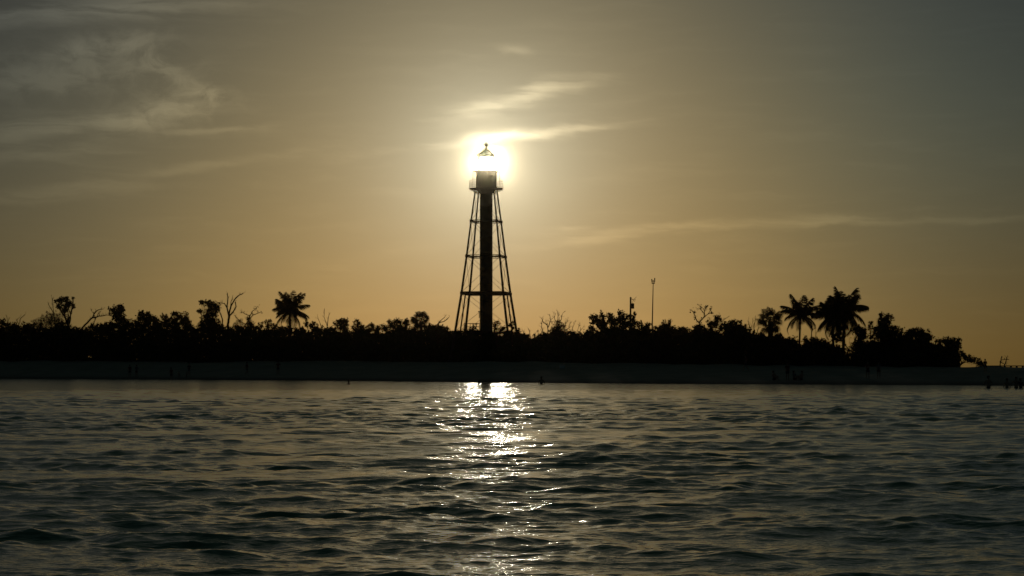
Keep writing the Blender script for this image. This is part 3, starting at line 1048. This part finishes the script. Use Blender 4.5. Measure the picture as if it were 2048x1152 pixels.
T('sea_grape_shrub', 'broad lumpy shrub with big round leaves left of the egg-shaped palm', 790, 6, [(783, 650, 10, 7), (797, 650, 12, 10), (812, 648, 5, 7), (770, 657, 9, 7), (806, 660, 14, 7), (813, 643, 4, 3)], seed=17, leaf=.24)
sabal('egg-shaped fan palm crown standing left of the lighthouse legs', 845, (842, 641), 6, 1.6, 3, 56)
T('sea_grape_shrub', 'loose leafy shrub hanging at the foot of the egg-shaped palm', 833, 5, [(828, 656, 6, 7), (836, 664, 9, 6), (858, 655, 9, 5)], seed=18, leaf=.2, cover=1.8)
bare_tree('bare_tree', 'forked bare branch slanting right above the smooth mound by the lighthouse', 7, [(1.5, 1.0, [(866, 668), (872, 652), (878, 645)]), (1.1, .4, [(878, 645), (886, 637), (890, 633)]), (1.1, .4, [(878, 646), (888, 643), (895, 638), (899, 633)])], 8, twigs=4, twig_len=.4)
T('mound_shrub', 'smooth mound-shaped shrub left of the lighthouse legs', 875, 4, [(868, 658, 14, 8), (882, 660, 15, 8), (897, 668, 12, 6), (855, 664, 12, 7)], seed=19, leaf=.18, cover=4)
T('small_leafy_tree', 'small leafy top showing between the lighthouse column and its right legs', 990, 3, [(992, 648, 6, 6), (988, 656, 5, 5), (1003, 659, 9, 4), (1006, 655, 4, 4)], seed=20, leaf=.2, cover=2)
T('small_leafy_tree', 'leafy tuft framed by the left lighthouse legs', 946, 3, [(942, 660, 5, 5), (948, 653, 4, 6), (930, 663, 6, 4), (918, 665, 6, 5)], seed=21, leaf=.2, cover=2)
sabal('tiny T-shaped palm just inside the outermost right lighthouse leg', 1024, (1024, 650), 3, .62, 5, 18, .1, 2)
T('sea_grape_shrub', 'straggly shrub sloping down from the right lighthouse leg', 1040, 5, [(1042, 670, 9, 5), (1054, 675, 8, 5), (1035, 662, 4, 4)], seed=22, cover=2)
bare_tree('bare_shrub', 'row of short dead spikes right of the lighthouse', 6, [(1.1, .5, [(1062, 682), (1060, 670), (1057, 658)]), (1.0, .4, [(1062, 680), (1052, 672), (1044, 660)]), (.9, .3, [(1066, 680), (1070, 668)]), (.9, .3, [(1074, 682), (1078, 664)]), (.8, .3, [(1080, 682), (1083, 662)])], 9, twigs=5, twig_len=.4)
bare_tree('bare_tree', 'leggy bare tree with curled branch tips left of the dark pointed palm', 7, [(1.4, .8, [(1092, 676), (1096, 660), (1094, 646)]), (1.0, .5, [(1094, 650), (1086, 644), (1083, 636)]), (1.0, .4, [(1096, 655), (1101, 640), (1099, 628)]), (.9, .4, [(1088, 672), (1083, 655), (1085, 640)])], 10, twigs=5, twig_len=.5)
T('feathery_tree', 'dark spiky tree in a halo of thin bare twigs right of the lighthouse', 1117, 6, [(1116, 655, 11, 12), (1120, 664, 15, 9), (1107, 662, 8, 8)], seed=23, feather=True, leaf=.26, cover=4.5, mat=M_LEAF2)
bare_tree('bare_tree', 'halo of thin bare twigs rising behind the dark spiky tree', 9, [(1.0, .5, [(1118, 668), (1117, 645), (1115, 624)]), (.9, .4, [(1118, 650), (1123, 638), (1125, 628)]), (.9, .4, [(1124, 660), (1131, 648), (1135, 640)]), (.9, .4, [(1118, 652), (1110, 640), (1108, 630)]), (.8, .4, [(1128, 660), (1138, 656), (1140, 648)])], 11, twigs=8, twig_len=.6)
T('sea_grape_shrub', 'thin open shrub in the dip left of the wide sea grape', 1148, 6, [(1142, 666, 7, 7), (1152, 669, 8, 5), (1160, 673, 9, 5)], seed=24, leaf=.18, cover=1.9)
bare_tree('bare_shrub', 'fine bare sprays above the thin open shrub', 8, [(.9, .3, [(1152, 672), (1156, 658), (1159, 648)]), (.8, .3, [(1148, 672), (1145, 656), (1150, 644)]), (.7, .3, [(1158, 665), (1166, 655)])], 12, twigs=6, twig_len=.5)
T('sea_grape_tree', 'widest leafy tree with many leafy fingers on top, in front of the utility pole', 1230, 5, [(1188, 636, 6, 11), (1194, 646, 10, 10), (1206, 633, 5, 9), (1207, 648, 9, 9), (1222, 634, 7, 8), (1228, 648, 13, 11), (1242, 631, 8, 9), (1248, 646, 12, 13), (1268, 630, 3, 9), (1264, 643, 8, 9), (1275, 646, 8, 4), (1230, 664, 42, 10), (1181, 657, 6, 6)], seed=25, leaf=.25, cover=2.6, trunk_r=.24)
T('rounded_tree', 'small smooth crown between the utility pole and the tall mast', 1290, 6, [(1290, 657, 12, 9), (1280, 664, 12, 8)], seed=26, leaf=.18, cover=4)
T('small_leafy_tree', 'little sapling with two leaf tufts at the foot of the tall mast', 1308, 5, [(1311, 655, 3, 2), (1307, 661, 3, 4)], seed=27, leaf=.16, cover=2, trunk_r=.05)
T('mound_tree', 'smooth domed crown with a tiny sprig on top right of the tall mast', 1330, 6, [(1330, 656, 16, 11), (1345, 664, 12, 8), (1318, 666, 9, 8), (1340, 643, 2.5, 4)], seed=28, leaf=.18, cover=4)
T('mound_shrub', 'low flat-topped shrub right of the domed crown', 1366, 6, [(1366, 661, 12, 8), (1386, 667, 14, 6)], seed=29, leaf=.18, cover=3.6)
bare_tree('antler_tree', 'sparse antler-shaped tree with a twiggy fan on top', 7, [(1.8, 1.2, [(1404, 668), (1401, 652), (1398, 644)]), (1.3, .6, [(1398, 645), (1391, 636), (1386, 624)]), (1.3, .6, [(1399, 644), (1408, 634), (1410, 618)]), (1.0, .4, [(1407, 636), (1416, 628), (1422, 620)]), (.9, .4, [(1409, 628), (1402, 620), (1400, 614)])], 13, twigs=9, twig_len=.55, leaves=140)
T('rounded_tree', 'uneven crown right of the antler-shaped tree', 1428, 6, [(1424, 648, 12, 9), (1434, 640, 8, 7), (1446, 653, 16, 8), (1403, 658, 15, 8)], seed=30, leaf=.2, cover=2.6)
bare_tree('bare_shrub', 'thin bare arm reaching right above the uneven crown', 8, [(1.0, .4, [(1440, 656), (1447, 640), (1459, 632)]), (.7, .3, [(1440, 648), (1440, 632)])], 14, twigs=3)
T('rounded_tree', 'wide rounded crown left of the thick-trunked fan palm', 1470, 6, [(1468, 652, 18, 9), (1484, 657, 11, 9), (1456, 662, 12, 7), (1464, 644, 6, 3)], seed=31, leaf=.18, cover=3.6)
bare_tree('bare_shrub', 'haze of fine bare twigs beside the thick-trunked fan palm', 8, [(.9, .4, [(1502, 670), (1500, 655), (1496, 641)]), (.9, .4, [(1508, 670), (1508, 652), (1511, 640)]), (.8, .3, [(1500, 660), (1505, 645)]), (.8, .3, [(1514, 668), (1518, 652)])], 15, twigs=8, twig_len=.55)
sabal('thick-trunked fan palm with a skirt of dead leaves left of the slim coconut palm', 1541, (1541, 641), 5, 1.8, 9, 74, .26, 20)
T('mound_shrub', 'low dome left of the slim coconut palm trunk', 1562, 4, [(1556, 676, 12, 6), (1566, 681, 12, 5)], seed=32, leaf=.18, cover=3.5)
T('mound_shrub', 'low dome at the foot of the slim coconut palm', 1585, 4, [(1584, 682, 13, 6)], seed=33, leaf=.18, cover=3.5)
coconut('slim coconut palm with open star-like crown on a thin bare trunk', 1598, (1601, 630), 5, 3.0, 19, 12, 0.115, 0, (-0.5, 1.5), 0.8)
T('sea_grape_shrub', 'small leafy bush between the slim palm and the big palm clump', 1622, 5, [(1612, 679, 6, 6), (1624, 682, 14, 6), (1640, 684, 12, 5)], seed=34, leaf=.2, cover=2.4)
bare_tree('bare_tree', 'thin dead stem with hanging vines between the slim palm and the big palms', 6, [(1.3, .8, [(1622, 688), (1623, 670), (1624, 650)]), (.7, .3, [(1624, 660), (1632, 656)]), (.7, .3, [(1628, 684), (1632, 668), (1630, 658)])], 16, twigs=4, twig_len=.35)
coconut('left and lower coconut palm of the big pair on the right', 1668, (1664, 632), 8, 2.9, 26, 17, 0.15, 0, (-0.95, 1.5), 0.95)
coconut('right and taller coconut palm of the big pair, highest palm on the right', 1686, (1689, 621), 5, 3.4, 34, 23, 0.17, 0, (-1.05, 1.5), 1.0)
T('vine_tangle_shrub', 'ragged tangle of dead fronds and vines under the big palm pair', 1700, 4, [(1716, 662, 10, 10), (1727, 668, 11, 12), (1676, 672, 12, 14), (1722, 682, 12, 10)], seed=35, leaf=.26, cover=2.4)
bare_tree('bare_shrub', 'thin leaning stems crossing the bright gap under the big palm pair', 4, [(1.0, .6, [(1690, 722), (1698, 700), (1712, 678)]), (.9, .5, [(1700, 722), (1694, 700), (1690, 680)]), (.8, .5, [(1704, 724), (1704, 704), (1699, 684)]), (.8, .4, [(1712, 722), (1703, 708), (1697, 700)])], 17, twigs=6, twig_len=.45, leaves=70)
T('small_leafy_tree', 'slim sapling with one hooked leaf tuft right of the big palms', 1743, 5, [(1742, 648, 2.5, 4), (1739, 656, 2.5, 4)], seed=36, leaf=.16, cover=2.2, trunk_r=.07)
T('tall_bushy_tree', 'tall stacked bushy tree with rabbit-ear tips near the point', 1768, 5, [(1776, 636, 9, 7), (1764, 645, 8, 9), (1770, 658, 17, 12), (1788, 655, 11, 3), (1786, 664, 10, 8), (1762, 631, 1.8, 5), (1758, 668, 16, 12), (1797, 666, 8, 6)], seed=37, leaf=.2, cover=3.6, trunk_r=.2)
T('umbrella_tree', 'wide umbrella-shaped crown near the point', 1835, 4, [(1834, 665, 20, 9), (1820, 670, 10, 8), (1848, 672, 14, 8), (1856, 676, 10, 6), (1838, 684, 24, 10), (1812, 676, 8, 6)], seed=38, leaf=.17, cover=4.2, trunk_r=.2)
T('rounded_tree', 'last dense crown of the tree line at the point', 1902, 3, [(1901, 689, 13, 10), (1893, 683, 12, 4), (1880, 683, 8, 3), (1912, 684, 9, 7), (1902, 705, 14, 12), (1888, 704, 16, 14), (1912, 700, 7, 9), (1908, 718, 8, 8)], seed=39, leaf=.2, cover=3.8, trunk_r=.2)
T('leaning_tree', 'low tree stretching a leafy arm to the right over open sky', 1912, 2, [(1922, 707, 8, 5), (1932, 712, 9, 5), (1940, 717, 9, 5), (1945, 721, 4, 3), (1921, 716, 7, 2)], seed=40, leaf=.17, cover=3.0, trunk_r=.09)
T('sea_grape_shrub', 'small isolated leafy shrub next to the seated person on the point', 1961, 1.5, [(1956, 722, 3.5, 5), (1960, 728, 7, 5), (1965, 731, 5, 4)], seed=41, leaf=.14, cover=3.0, trunk_r=.05)
bare_tree('bare_tree', 'small lone bare tree with two crossing trunks on the open point', 2, [(1.3, .9, [(2001, 740), (2003, 735), (2000, 730), (2002, 721), (2004, 712)]), (1.2, .7, [(2008, 740), (2009, 729), (2012, 722), (2014, 714)]), (.7, .5, [(2000, 722), (2009, 728)]), (.7, .5, [(2003, 720), (2008, 719), (2013, 719), (2018, 719)])], 18, twigs=3, twig_len=.35)


# ------------------------------------------------------------------ mast, pole, pier
def build_mast():
    D = edge_d(1303) + 14
    b = at(1302.6, 724, D); z0 = gz(b.x, b.y) - 0.1
    t = thing('radio_mast', 'very thin tall mast with a small pronged head', 'mast', (b.x, b.y, z0))
    top = np.array(at(1306.4, 567, D)) - np.array([b.x, b.y, z0])
    mb = MB(); mb.tube([(0, 0, 0), top * 0.5, top], [0.11, 0.085, 0.05], 8)
    mb.lathe([(0.3, 0), (0.3, 0.25), (0.12, 0.3)], sides=10)
    mb.build('pole', M_STEEL, t)
    for dx, h in ((-0.17, 0.62), (0.0, 0.45), (0.19, 0.75)):
        mb = MB()
        mb.tube([top, top + (dx, 0, 0.12), top + (dx, 0, 0.2)], 0.04, 6)
        mb.tube([top + (dx, 0, 0.2), top + (dx * 1.15, 0, h)], 0.07, 8)
        mb.build('antenna', M_STEEL, t)
    mb = MB(); mb.box(top + (0, 0, 0.02), (0.42, 0.3, 0.1)); mb.build('bracket', M_STEEL, t)


def build_pole():
    D = edge_d(1261) + 10
    b = at(1260, 724, D); z0 = gz(b.x, b.y) - 0.1
    o = np.array([b.x, b.y, z0])
    t = thing('utility_pole', 'short wooden pole with a box and twiggy side arm behind the widest leafy tree', 'pole', (b.x, b.y, z0))
    P = lambda x, y: np.array(at(x, y, D)) - o
    top = P(1261.3, 594)
    mb = MB(); mb.tube([(0, 0, 0), top], [0.15, 0.11], 10); mb.build('post', M_WOOD, t)
    c = P(1265.3, 612)
    mb = MB(); mb.lathe([(0.01, -0.38), (0.21, -0.36), (0.22, 0.3), (0.17, 0.37), (0.01, 0.38)], c, 14)
    mb.tube([c + (0, 0, .3), P(1264.6, 602)], 0.02, 4)
    mb.build('transformer', M_STEEL, t)
    mb = MB(); mb.tube([P(1261.3, 596), P(1266, 600), P(1269, 603)], 0.035, 5)
    mb.tube([P(1266, 599.5), P(1270, 597), P(1273, 593.5)], 0.022, 4); mb.tube([P(1270, 597), P(1270, 602)], 0.018, 4)
    mb.tube([P(1264, 598), P(1272, 599.5)], 0.016, 4)
    mb.build('arm', M_STEEL, t)


def build_pier():
    D0 = 292.0
    a = at(1984, YH, D0); b = at(2130, YH, D0 + 4)
    t = thing('fishing_pier', 'low wooden pier with a post railing behind the point at the right edge', 'pier', (a.x, a.y, 0))
    L = math.hypot(b.x - a.x, b.y - a.y); rz = math.atan2(b.y - a.y, b.x - a.x)
    t.rotation_euler = (0, 0, rz)
    zt = EYE + (YH - 732.0) * D0 / F
    zd = zt - 1.05
    mb = MB(); mb.box((L / 2, 0.9, zd - 0.08), (L, 2.0, 0.16)); mb.build('deck', M_WOOD, t)
    for y in (0.0, 1.8):
        for zz, th in ((zt, 0.12), (zt - 0.42, 0.07)):
            mb = MB(); mb.box((L / 2, y, zz), (L, 0.12, th)); mb.build('rail', M_WOOD, t)
        n = 7
        for i in range(n):
            x = 0.1 + i * (L - 0.2) / (n - 1)
            mb = MB(); mb.box((x, y, zd / 2 + zt / 2 - 1.2), (0.2, 0.2, zt - zd + 2.4 + 0.1)); mb.build('post', M_WOOD, t)


build_mast()
build_pole()
build_pier()


# ------------------------------------------------------------------ people
def skin_mesh(name, chains, subd=2):
    """chains: list of (verts [(x,y,z,r)], edges); each becomes its own skinned tree, joined in one mesh"""
    outs = []
    for verts, edges in chains:
        me = bpy.data.meshes.new('tmp'); me.from_pydata([v[:3] for v in verts], edges, [])
        o = bpy.data.objects.new('tmp', me); COL.objects.link(o)
        sk = o.modifiers.new('skin', 'SKIN'); sk.use_smooth_shade = True
        sb = o.modifiers.new('sub', 'SUBSURF'); sb.levels = sb.render_levels = subd
        for i, v in enumerate(verts):
            d = me.skin_vertices[0].data[i]
            r = v[3]
            d.radius = (r, r) if not isinstance(r, tuple) else r
            d.use_root = (i == 0)
        bpy.context.view_layer.update()
        dg = bpy.context.evaluated_depsgraph_get()
        m2 = bpy.data.meshes.new_from_object(o.evaluated_get(dg))
        outs.append(m2)
        bpy.data.objects.remove(o); bpy.data.meshes.remove(me)
    V, Q, Tt, n = [], [], [], 0
    for m in outs:
        co = np.zeros(len(m.vertices) * 3, dtype=np.float32); m.vertices.foreach_get('co', co)
        V.append(co.reshape(-1, 3))
        for p in m.polygons:
            f = [i + n for i in p.vertices]
            if len(f) == 4:
                Q.append(f)
            elif len(f) == 3:
                Tt.append(f)
        n += len(m.vertices)
        bpy.data.meshes.remove(m)
    return np.concatenate(V), Q, Tt


def pose_body(pose):
    """joint positions for a 1.75 m adult facing -Y"""
    J = dict(pelvis=(0, 0, .95), belly=(0, 0, 1.08), chest=(0, .01, 1.30), neckb=(0, .01, 1.47), neck=(0, -.005, 1.54), head=(0, -.015, 1.63), crown=(0, -.005, 1.70))
    hips = {-1: (-.095, 0, .90), 1: (.095, 0, .90)}
    knee = {-1: (-.11, -.02, .49), 1: (.11, -.02, .49)}
    ank = {-1: (-.12, .03, .09), 1: (.12, .03, .09)}
    sh = {-1: (-.175, .01, 1.42), 1: (.175, .01, 1.42)}
    elb = {-1: (-.24, .03, 1.13), 1: (.24, .03, 1.13)}
    wri = {-1: (-.25, -.05, .88), 1: (.25, -.05, .88)}
    if pose == 'walk':
        knee = {-1: (-.10, -.20, .52), 1: (.10, .06, .50)}; ank = {-1: (-.11, -.22, .10), 1: (.11, .33, .16)}
        elb = {-1: (-.23, .16, 1.16), 1: (.23, -.10, 1.15)}; wri = {-1: (-.24, .14, .90), 1: (.22, -.28, .98)}
    if pose == 'hips':
        elb = {-1: (-.36, .08, 1.18), 1: (.36, .08, 1.18)}; wri = {-1: (-.19, -.02, 1.02), 1: (.19, -.02, 1.02)}
    if pose == 'fold':
        elb = {-1: (-.23, -.04, 1.14), 1: (.23, -.04, 1.14)}; wri = {-1: (.05, -.22, 1.20), 1: (-.05, -.20, 1.14)}
    if pose == 'arms_out':
        elb = {-1: (-.40, 0, 1.24), 1: (.40, 0, 1.24)}; wri = {-1: (-.58, -.12, 1.14), 1: (.58, -.12, 1.14)}
    if pose == 'sit':
        dz = -.83
        for k in J:
            x, y, z = J[k]; J[k] = (x, y + (z - .95) * .12, z + dz)
        hips = {-1: (-.10, -.02, .10), 1: (.10, -.02, .10)}
        knee = {-1: (-.14, -.42, .40), 1: (.14, -.42, .40)}
        ank = {-1: (-.13, -.62, .07), 1: (.13, -.62, .07)}
        sh = {-1: (-.175, .07, .59), 1: (.175, .07, .59)}
        elb = {-1: (-.25, -.14, .40), 1: (.25, -.14, .40)}
        wri = {-1: (-.14, -.37, .44), 1: (.14, -.37, .44)}
    v, e = [], []
    def add(p, r, par=None):
        v.append((*p, r)); i = len(v) - 1
        if par is not None:
            e.append((par, i))
        return i
    pel = add(J['pelvis'], (.145, .105))
    bel = add(J['belly'], (.125, .095), pel); ch = add(J['chest'], (.155, .11), bel); nb = add(J['neckb'], (.075, .07), ch)
    nk = add(J['neck'], .052, nb)
    hd = add(J['head'], (.082, .098), nk); add(J['crown'], (.062, .075), hd)
    hands = []
    for s in (-1, 1):
        h = add(hips[s], .092, pel); k = add(knee[s], .058, h)
        c = tuple(knee[s][i] * .65 + ank[s][i] * .35 + (0, .015, 0)[i] for i in range(3))
        c_ = add(c, .055, k); a = add(ank[s], .036, c_)
        fx, fy, fz = ank[s]
        b1 = add((fx, fy - .10, fz - .045), .036, a); add((fx + s * .01, fy - .19, fz - .06), .026, b1)
        sI = add(sh[s], .062, ch); el = add(elb[s], .040, sI)
        w = add(wri[s], .026, el)
        d = Vector(wri[s]) - Vector(elb[s]); d.normalize()
        palm = Vector(wri[s]) + d * .07
        add(tuple(palm), (.036, .018), w)
        hands.append((s, Vector(wri[s]), d, palm))
    chains = [(v, e)]
    for s, w, d, palm in hands:
        side = Vector((0, -1, 0)); side = (side - d * side.dot(d)).normalized()
        nrm = d.cross(side).normalized() * (-s)
        for k, (o, L) in enumerate(((.027, .066), (.009, .076), (-.009, .070), (-.026, .055))):
            a = palm + side * o * .9 - d * .01
            b = a + d * L * .55 + side * o * .1; c = b + d * L * .4 + nrm * .018; f = c + d * L * .22 + nrm * .02
            chains.append(([(*a, .009), (*b, .0085), (*c, .008), (*f, .007)], [(0, 1), (1, 2), (2, 3)]))
        a = w + d * .03 + side * .022
        b = a + side * .030 + d * .025; c = b + side * .012 + d * .028 + nrm * .006
        chains.append(([(*a, .011), (*b, .0095), (*c, .0085)], [(0, 1), (1, 2)]))
    # face: nose, brow/eyes, ears, chin as small skinned lumps set into the head
    hx, hy, hz = J['head']
    chains.append(([(hx, hy - .088, hz + .02, .010), (hx, hy - .106, hz - .012, .013)], [(0, 1)]))
    chains.append(([(hx - .018, hy - .088, hz - .045, .010), (hx + .018, hy - .088, hz - .045, .010)], [(0, 1)]))
    for s in (-1, 1):
        chains.append(([(hx + s * .030, hy - .085, hz + .018, .010), (hx + s * .038, hy - .082, hz + .018, .009)], [(0, 1)]))
        chains.append(([(hx + s * .084, hy + .005, hz - .02, .012), (hx + s * .088, hy + .008, hz + .02, .013)], [(0, 1)]))
    # clothes: shorts over hips and thighs; shirt over the trunk
    t1 = lambda a, b, f: tuple(a[i] + (b[i] - a[i]) * f for i in range(3))
    P = J['pelvis']
    sv = [(*P, (.158, .118)), (*t1(P, J['belly'], .55), (.142, .108))]; se = [(0, 1)]
    for s in (-1, 1):
        sv.append((*hips[s], .106)); se.append((0, len(sv) - 1))
        sv.append((*t1(hips[s], knee[s], .62), .092)); se.append((len(sv) - 2, len(sv) - 1))
    tv = [(*J['belly'], (.14, .108)), (*J['chest'], (.168, .122)), (*t1(J['chest'], J['neckb'], .8), (.09, .08)), (*t1(P, J['belly'], .3), (.148, .112))]
    te = [(0, 1), (1, 2), (0, 3)]
    for s in (-1, 1):
        tv.append((*sh[s], .074)); te.append((1, len(tv) - 1))
        tv.append((*t1(sh[s], elb[s], .6), .058)); te.append((len(tv) - 2, len(tv) - 1))
    hv = [(hx, hy + .012, hz + .035, (.088, .098)), (hx, hy + .015, hz + .075, (.066, .076)), (hx, hy + .045, hz - .02, (.07, .05))]
    return dict(body=chains, shorts=[(sv, se)], shirt=[(tv, te)], hair=[(hv, [(0, 1), (0, 2)])],
                long_hair=[(hv + [(hx, hy + .07, hz - .11, (.07, .03)), (hx, hy + .075, hz - .2, (.055, .022))], [(0, 1), (0, 2), (2, 3), (3, 4)])])


_CACHE = {}


def body_part(pose, part):
    k = (pose, part)
    if k not in _CACHE:
        ch = pose_body(pose)[part]
        V, Q, Tt = skin_mesh(part, ch, 2 if part != 'body' else 1)
        o = mesh_np(part, V, [np.array(Q)] + ([np.array(Tt)] if Tt else []), None, None, True)
        _CACHE[k] = o.data
        bpy.data.objects.remove(o)
    return _CACHE[k]


def person(label, px, py, pose='stand', h=1.75, face=0.0, parts=('shorts', 'hair'), cloth=0, above=None, group=None):
    """px, py: where the feet (or the waterline, when above= metres standing out of the water) are seen"""
    g = ground_hit(px, py)
    sc = h / 1.75
    if above is not None:
        d = EYE * F / (py - YH)
        p = at(px, py, d)
        seat = 1.75 * sc
        loc = (p.x, p.y, above - seat)
    else:
        loc = (g.x, g.y, g.z - 0.01)
    t = thing('person', label, 'person', loc, R(face), group)
    t.scale = (sc, sc, sc)
    for part, mat in [('body', M_SKIN)] + [(p, M_HAIR if 'hair' in p else M_CLOTH[(cloth + (p == 'shirt')) % 3]) for p in parts]:
        me = body_part(pose, part)
        if not me.materials:
            me.materials.append(None)
        o = bpy.data.objects.new({'long_hair': 'hair'}.get(part, part), me)
        COL.objects.link(o); o.parent = t
        o.material_slots[0].link = 'OBJECT'; o.material_slots[0].material = mat
    return t


GP = 'people on the beach and in the shallows'
A_ = ('shorts', 'shirt', 'hair'); B_ = ('shorts', 'hair'); C_ = ('shorts', 'shirt', 'long_hair')
person('left one of the two people standing side by side at the far left waterline', 259.5, 755, 'stand', 1.78, 20, A_, 0, group=GP)
person('right one of the two people standing side by side at the far left waterline', 273, 754.5, 'hips', 1.74, -30, C_, 1, group=GP)
person('standing person with feet at the waterline, left of the two children', 342.5, 759.3, 'stand', 1.76, 40, A_, 0, group=GP)
person('left child of the two playing at the waterline', 358, 758.3, 'walk', 1.05, 80, B_, 1, group=GP)
person('right child of the two playing at the waterline, below the standing adult', 373, 758.5, 'stand', 1.02, -60, B_, 2, group=GP)
person('adult standing on the sand right behind the two children', 378, 752, 'fold', 1.72, 10, C_, 2, group=GP)
person('lone person walking on the sand left of the lone palm', 494, 751, 'walk', 1.75, 70, A_, 0, group=GP)
person('lone person standing on the sand below the lone coconut palm', 556, 750, 'hips', 1.80, 0, A_, 0, group=GP)
person('bather submerged to the shoulders left of the sun glitter', 697.3, 768.5, 'stand', 1.72, 15, B_, 0, above=.37, group=GP)
person('bather submerged to the neck in the sun glitter below the lighthouse', 957.5, 769, 'stand', 1.72, -40, B_, 0, above=.32, group=GP)
person('bather standing chest-deep right of the sun glitter', 1083, 768.5, 'hips', 1.75, 10, B_, 1, above=.72, group=GP)
person('person walking high on the beach below the wide rounded crown', 1492, 743, 'walk', 1.75, -70, A_, 0, group=GP)
person('person sitting alone on the sand left of the standing one', 1548, 760.5, 'sit', 1.75, 30, B_, 0, group=GP)
person('person standing beside the two who sit on the sand', 1575, 761, 'stand', 1.74, 20, A_, 0, group=GP)
person('left one of the two people sitting beside the standing person', 1589, 760.5, 'sit', 1.75, 50, C_, 1, group=GP)
person('right one of the two people sitting beside the standing person', 1603, 760.5, 'sit', 1.70, -40, B_, 2, group=GP)
person('broad person standing on the sand below the tall palm pair', 1735.5, 758, 'fold', 1.70, 0, A_, 0, group=GP)
person('slimmer person standing to the right of the broad one', 1757.5, 757, 'stand', 1.60, -20, C_, 1, group=GP)
person('person alone on the ridge of the point, head and shoulders against the sky', 1970.5, 745.5, 'fold', 1.35, 0, A_, 0, group=GP)
person('leftmost wader standing waist-deep at the right edge', 1977, 775, 'hips', 1.78, 20, B_, 0, above=.92, group=GP)
person('second wader from the left at the right edge, with arms at the sides', 2014, 775, 'stand', 1.70, -10, B_, 1, above=.72, group=GP)
person('left one of the touching pair of waders at the right edge', 2032.5, 775, 'arms_out', 1.75, 0, B_, 0, above=.85, group=GP)
person('right one of the touching pair of waders at the right edge', 2041.5, 775, 'fold', 1.68, 30, A_, 2, above=.74, group=GP)


def build_cooler():
    g = ground_hit(1124, 738)
    t = thing('cooler_box', 'tiny pale box on the upper sand, right of the lighthouse', 'box', (g.x, g.y, g.z))
    m = material('pale_plastic', (0.7, 0.7, 0.68), 0.5, 0.4, 8, 0.1)
    mb = MB(); mb.box((0, 0, .17), (.62, .36, .34)); mb.build('body', m, t)
    mb = MB(); mb.box((0, 0, .375), (.66, .40, .07)); mb.build('lid', m, t)
    mb = MB(); mb.tube([(-.31, 0, .3), (-.31, -.05, .52), (.31, -.05, .52), (.31, 0, .3)], .015, 5); mb.build('handle', m, t)


build_cooler()


# ------------------------------------------------------------------ haze: thin scattering volume added to imitate lens bloom around the low sun
def build_bloom_haze():
    mb = MB()
    mb.box((0, 270, 18.2), (900, 640, 45.6))
    m = bpy.data.materials.new('haze'); m.use_nodes = True
    nt = m.node_tree
    nt.nodes.remove(nt.nodes['Principled BSDF'])
    pv = nt.nodes.new('ShaderNodeVolumePrincipled')
    pv.inputs['Color'].default_value = (1.0, 0.88, 0.66, 1)
    pv.inputs['Density'].default_value = BLOOM_HAZE[0]
    pv.inputs['Anisotropy'].default_value = BLOOM_HAZE[1]
    nt.links.new(pv.outputs[0], nt.nodes['Material Output'].inputs['Volume'])
    o = mb.build('haze', m)
    o['kind'] = 'stuff'


BLOOM_HAZE = (0.00008, 0.9963)
build_bloom_haze()
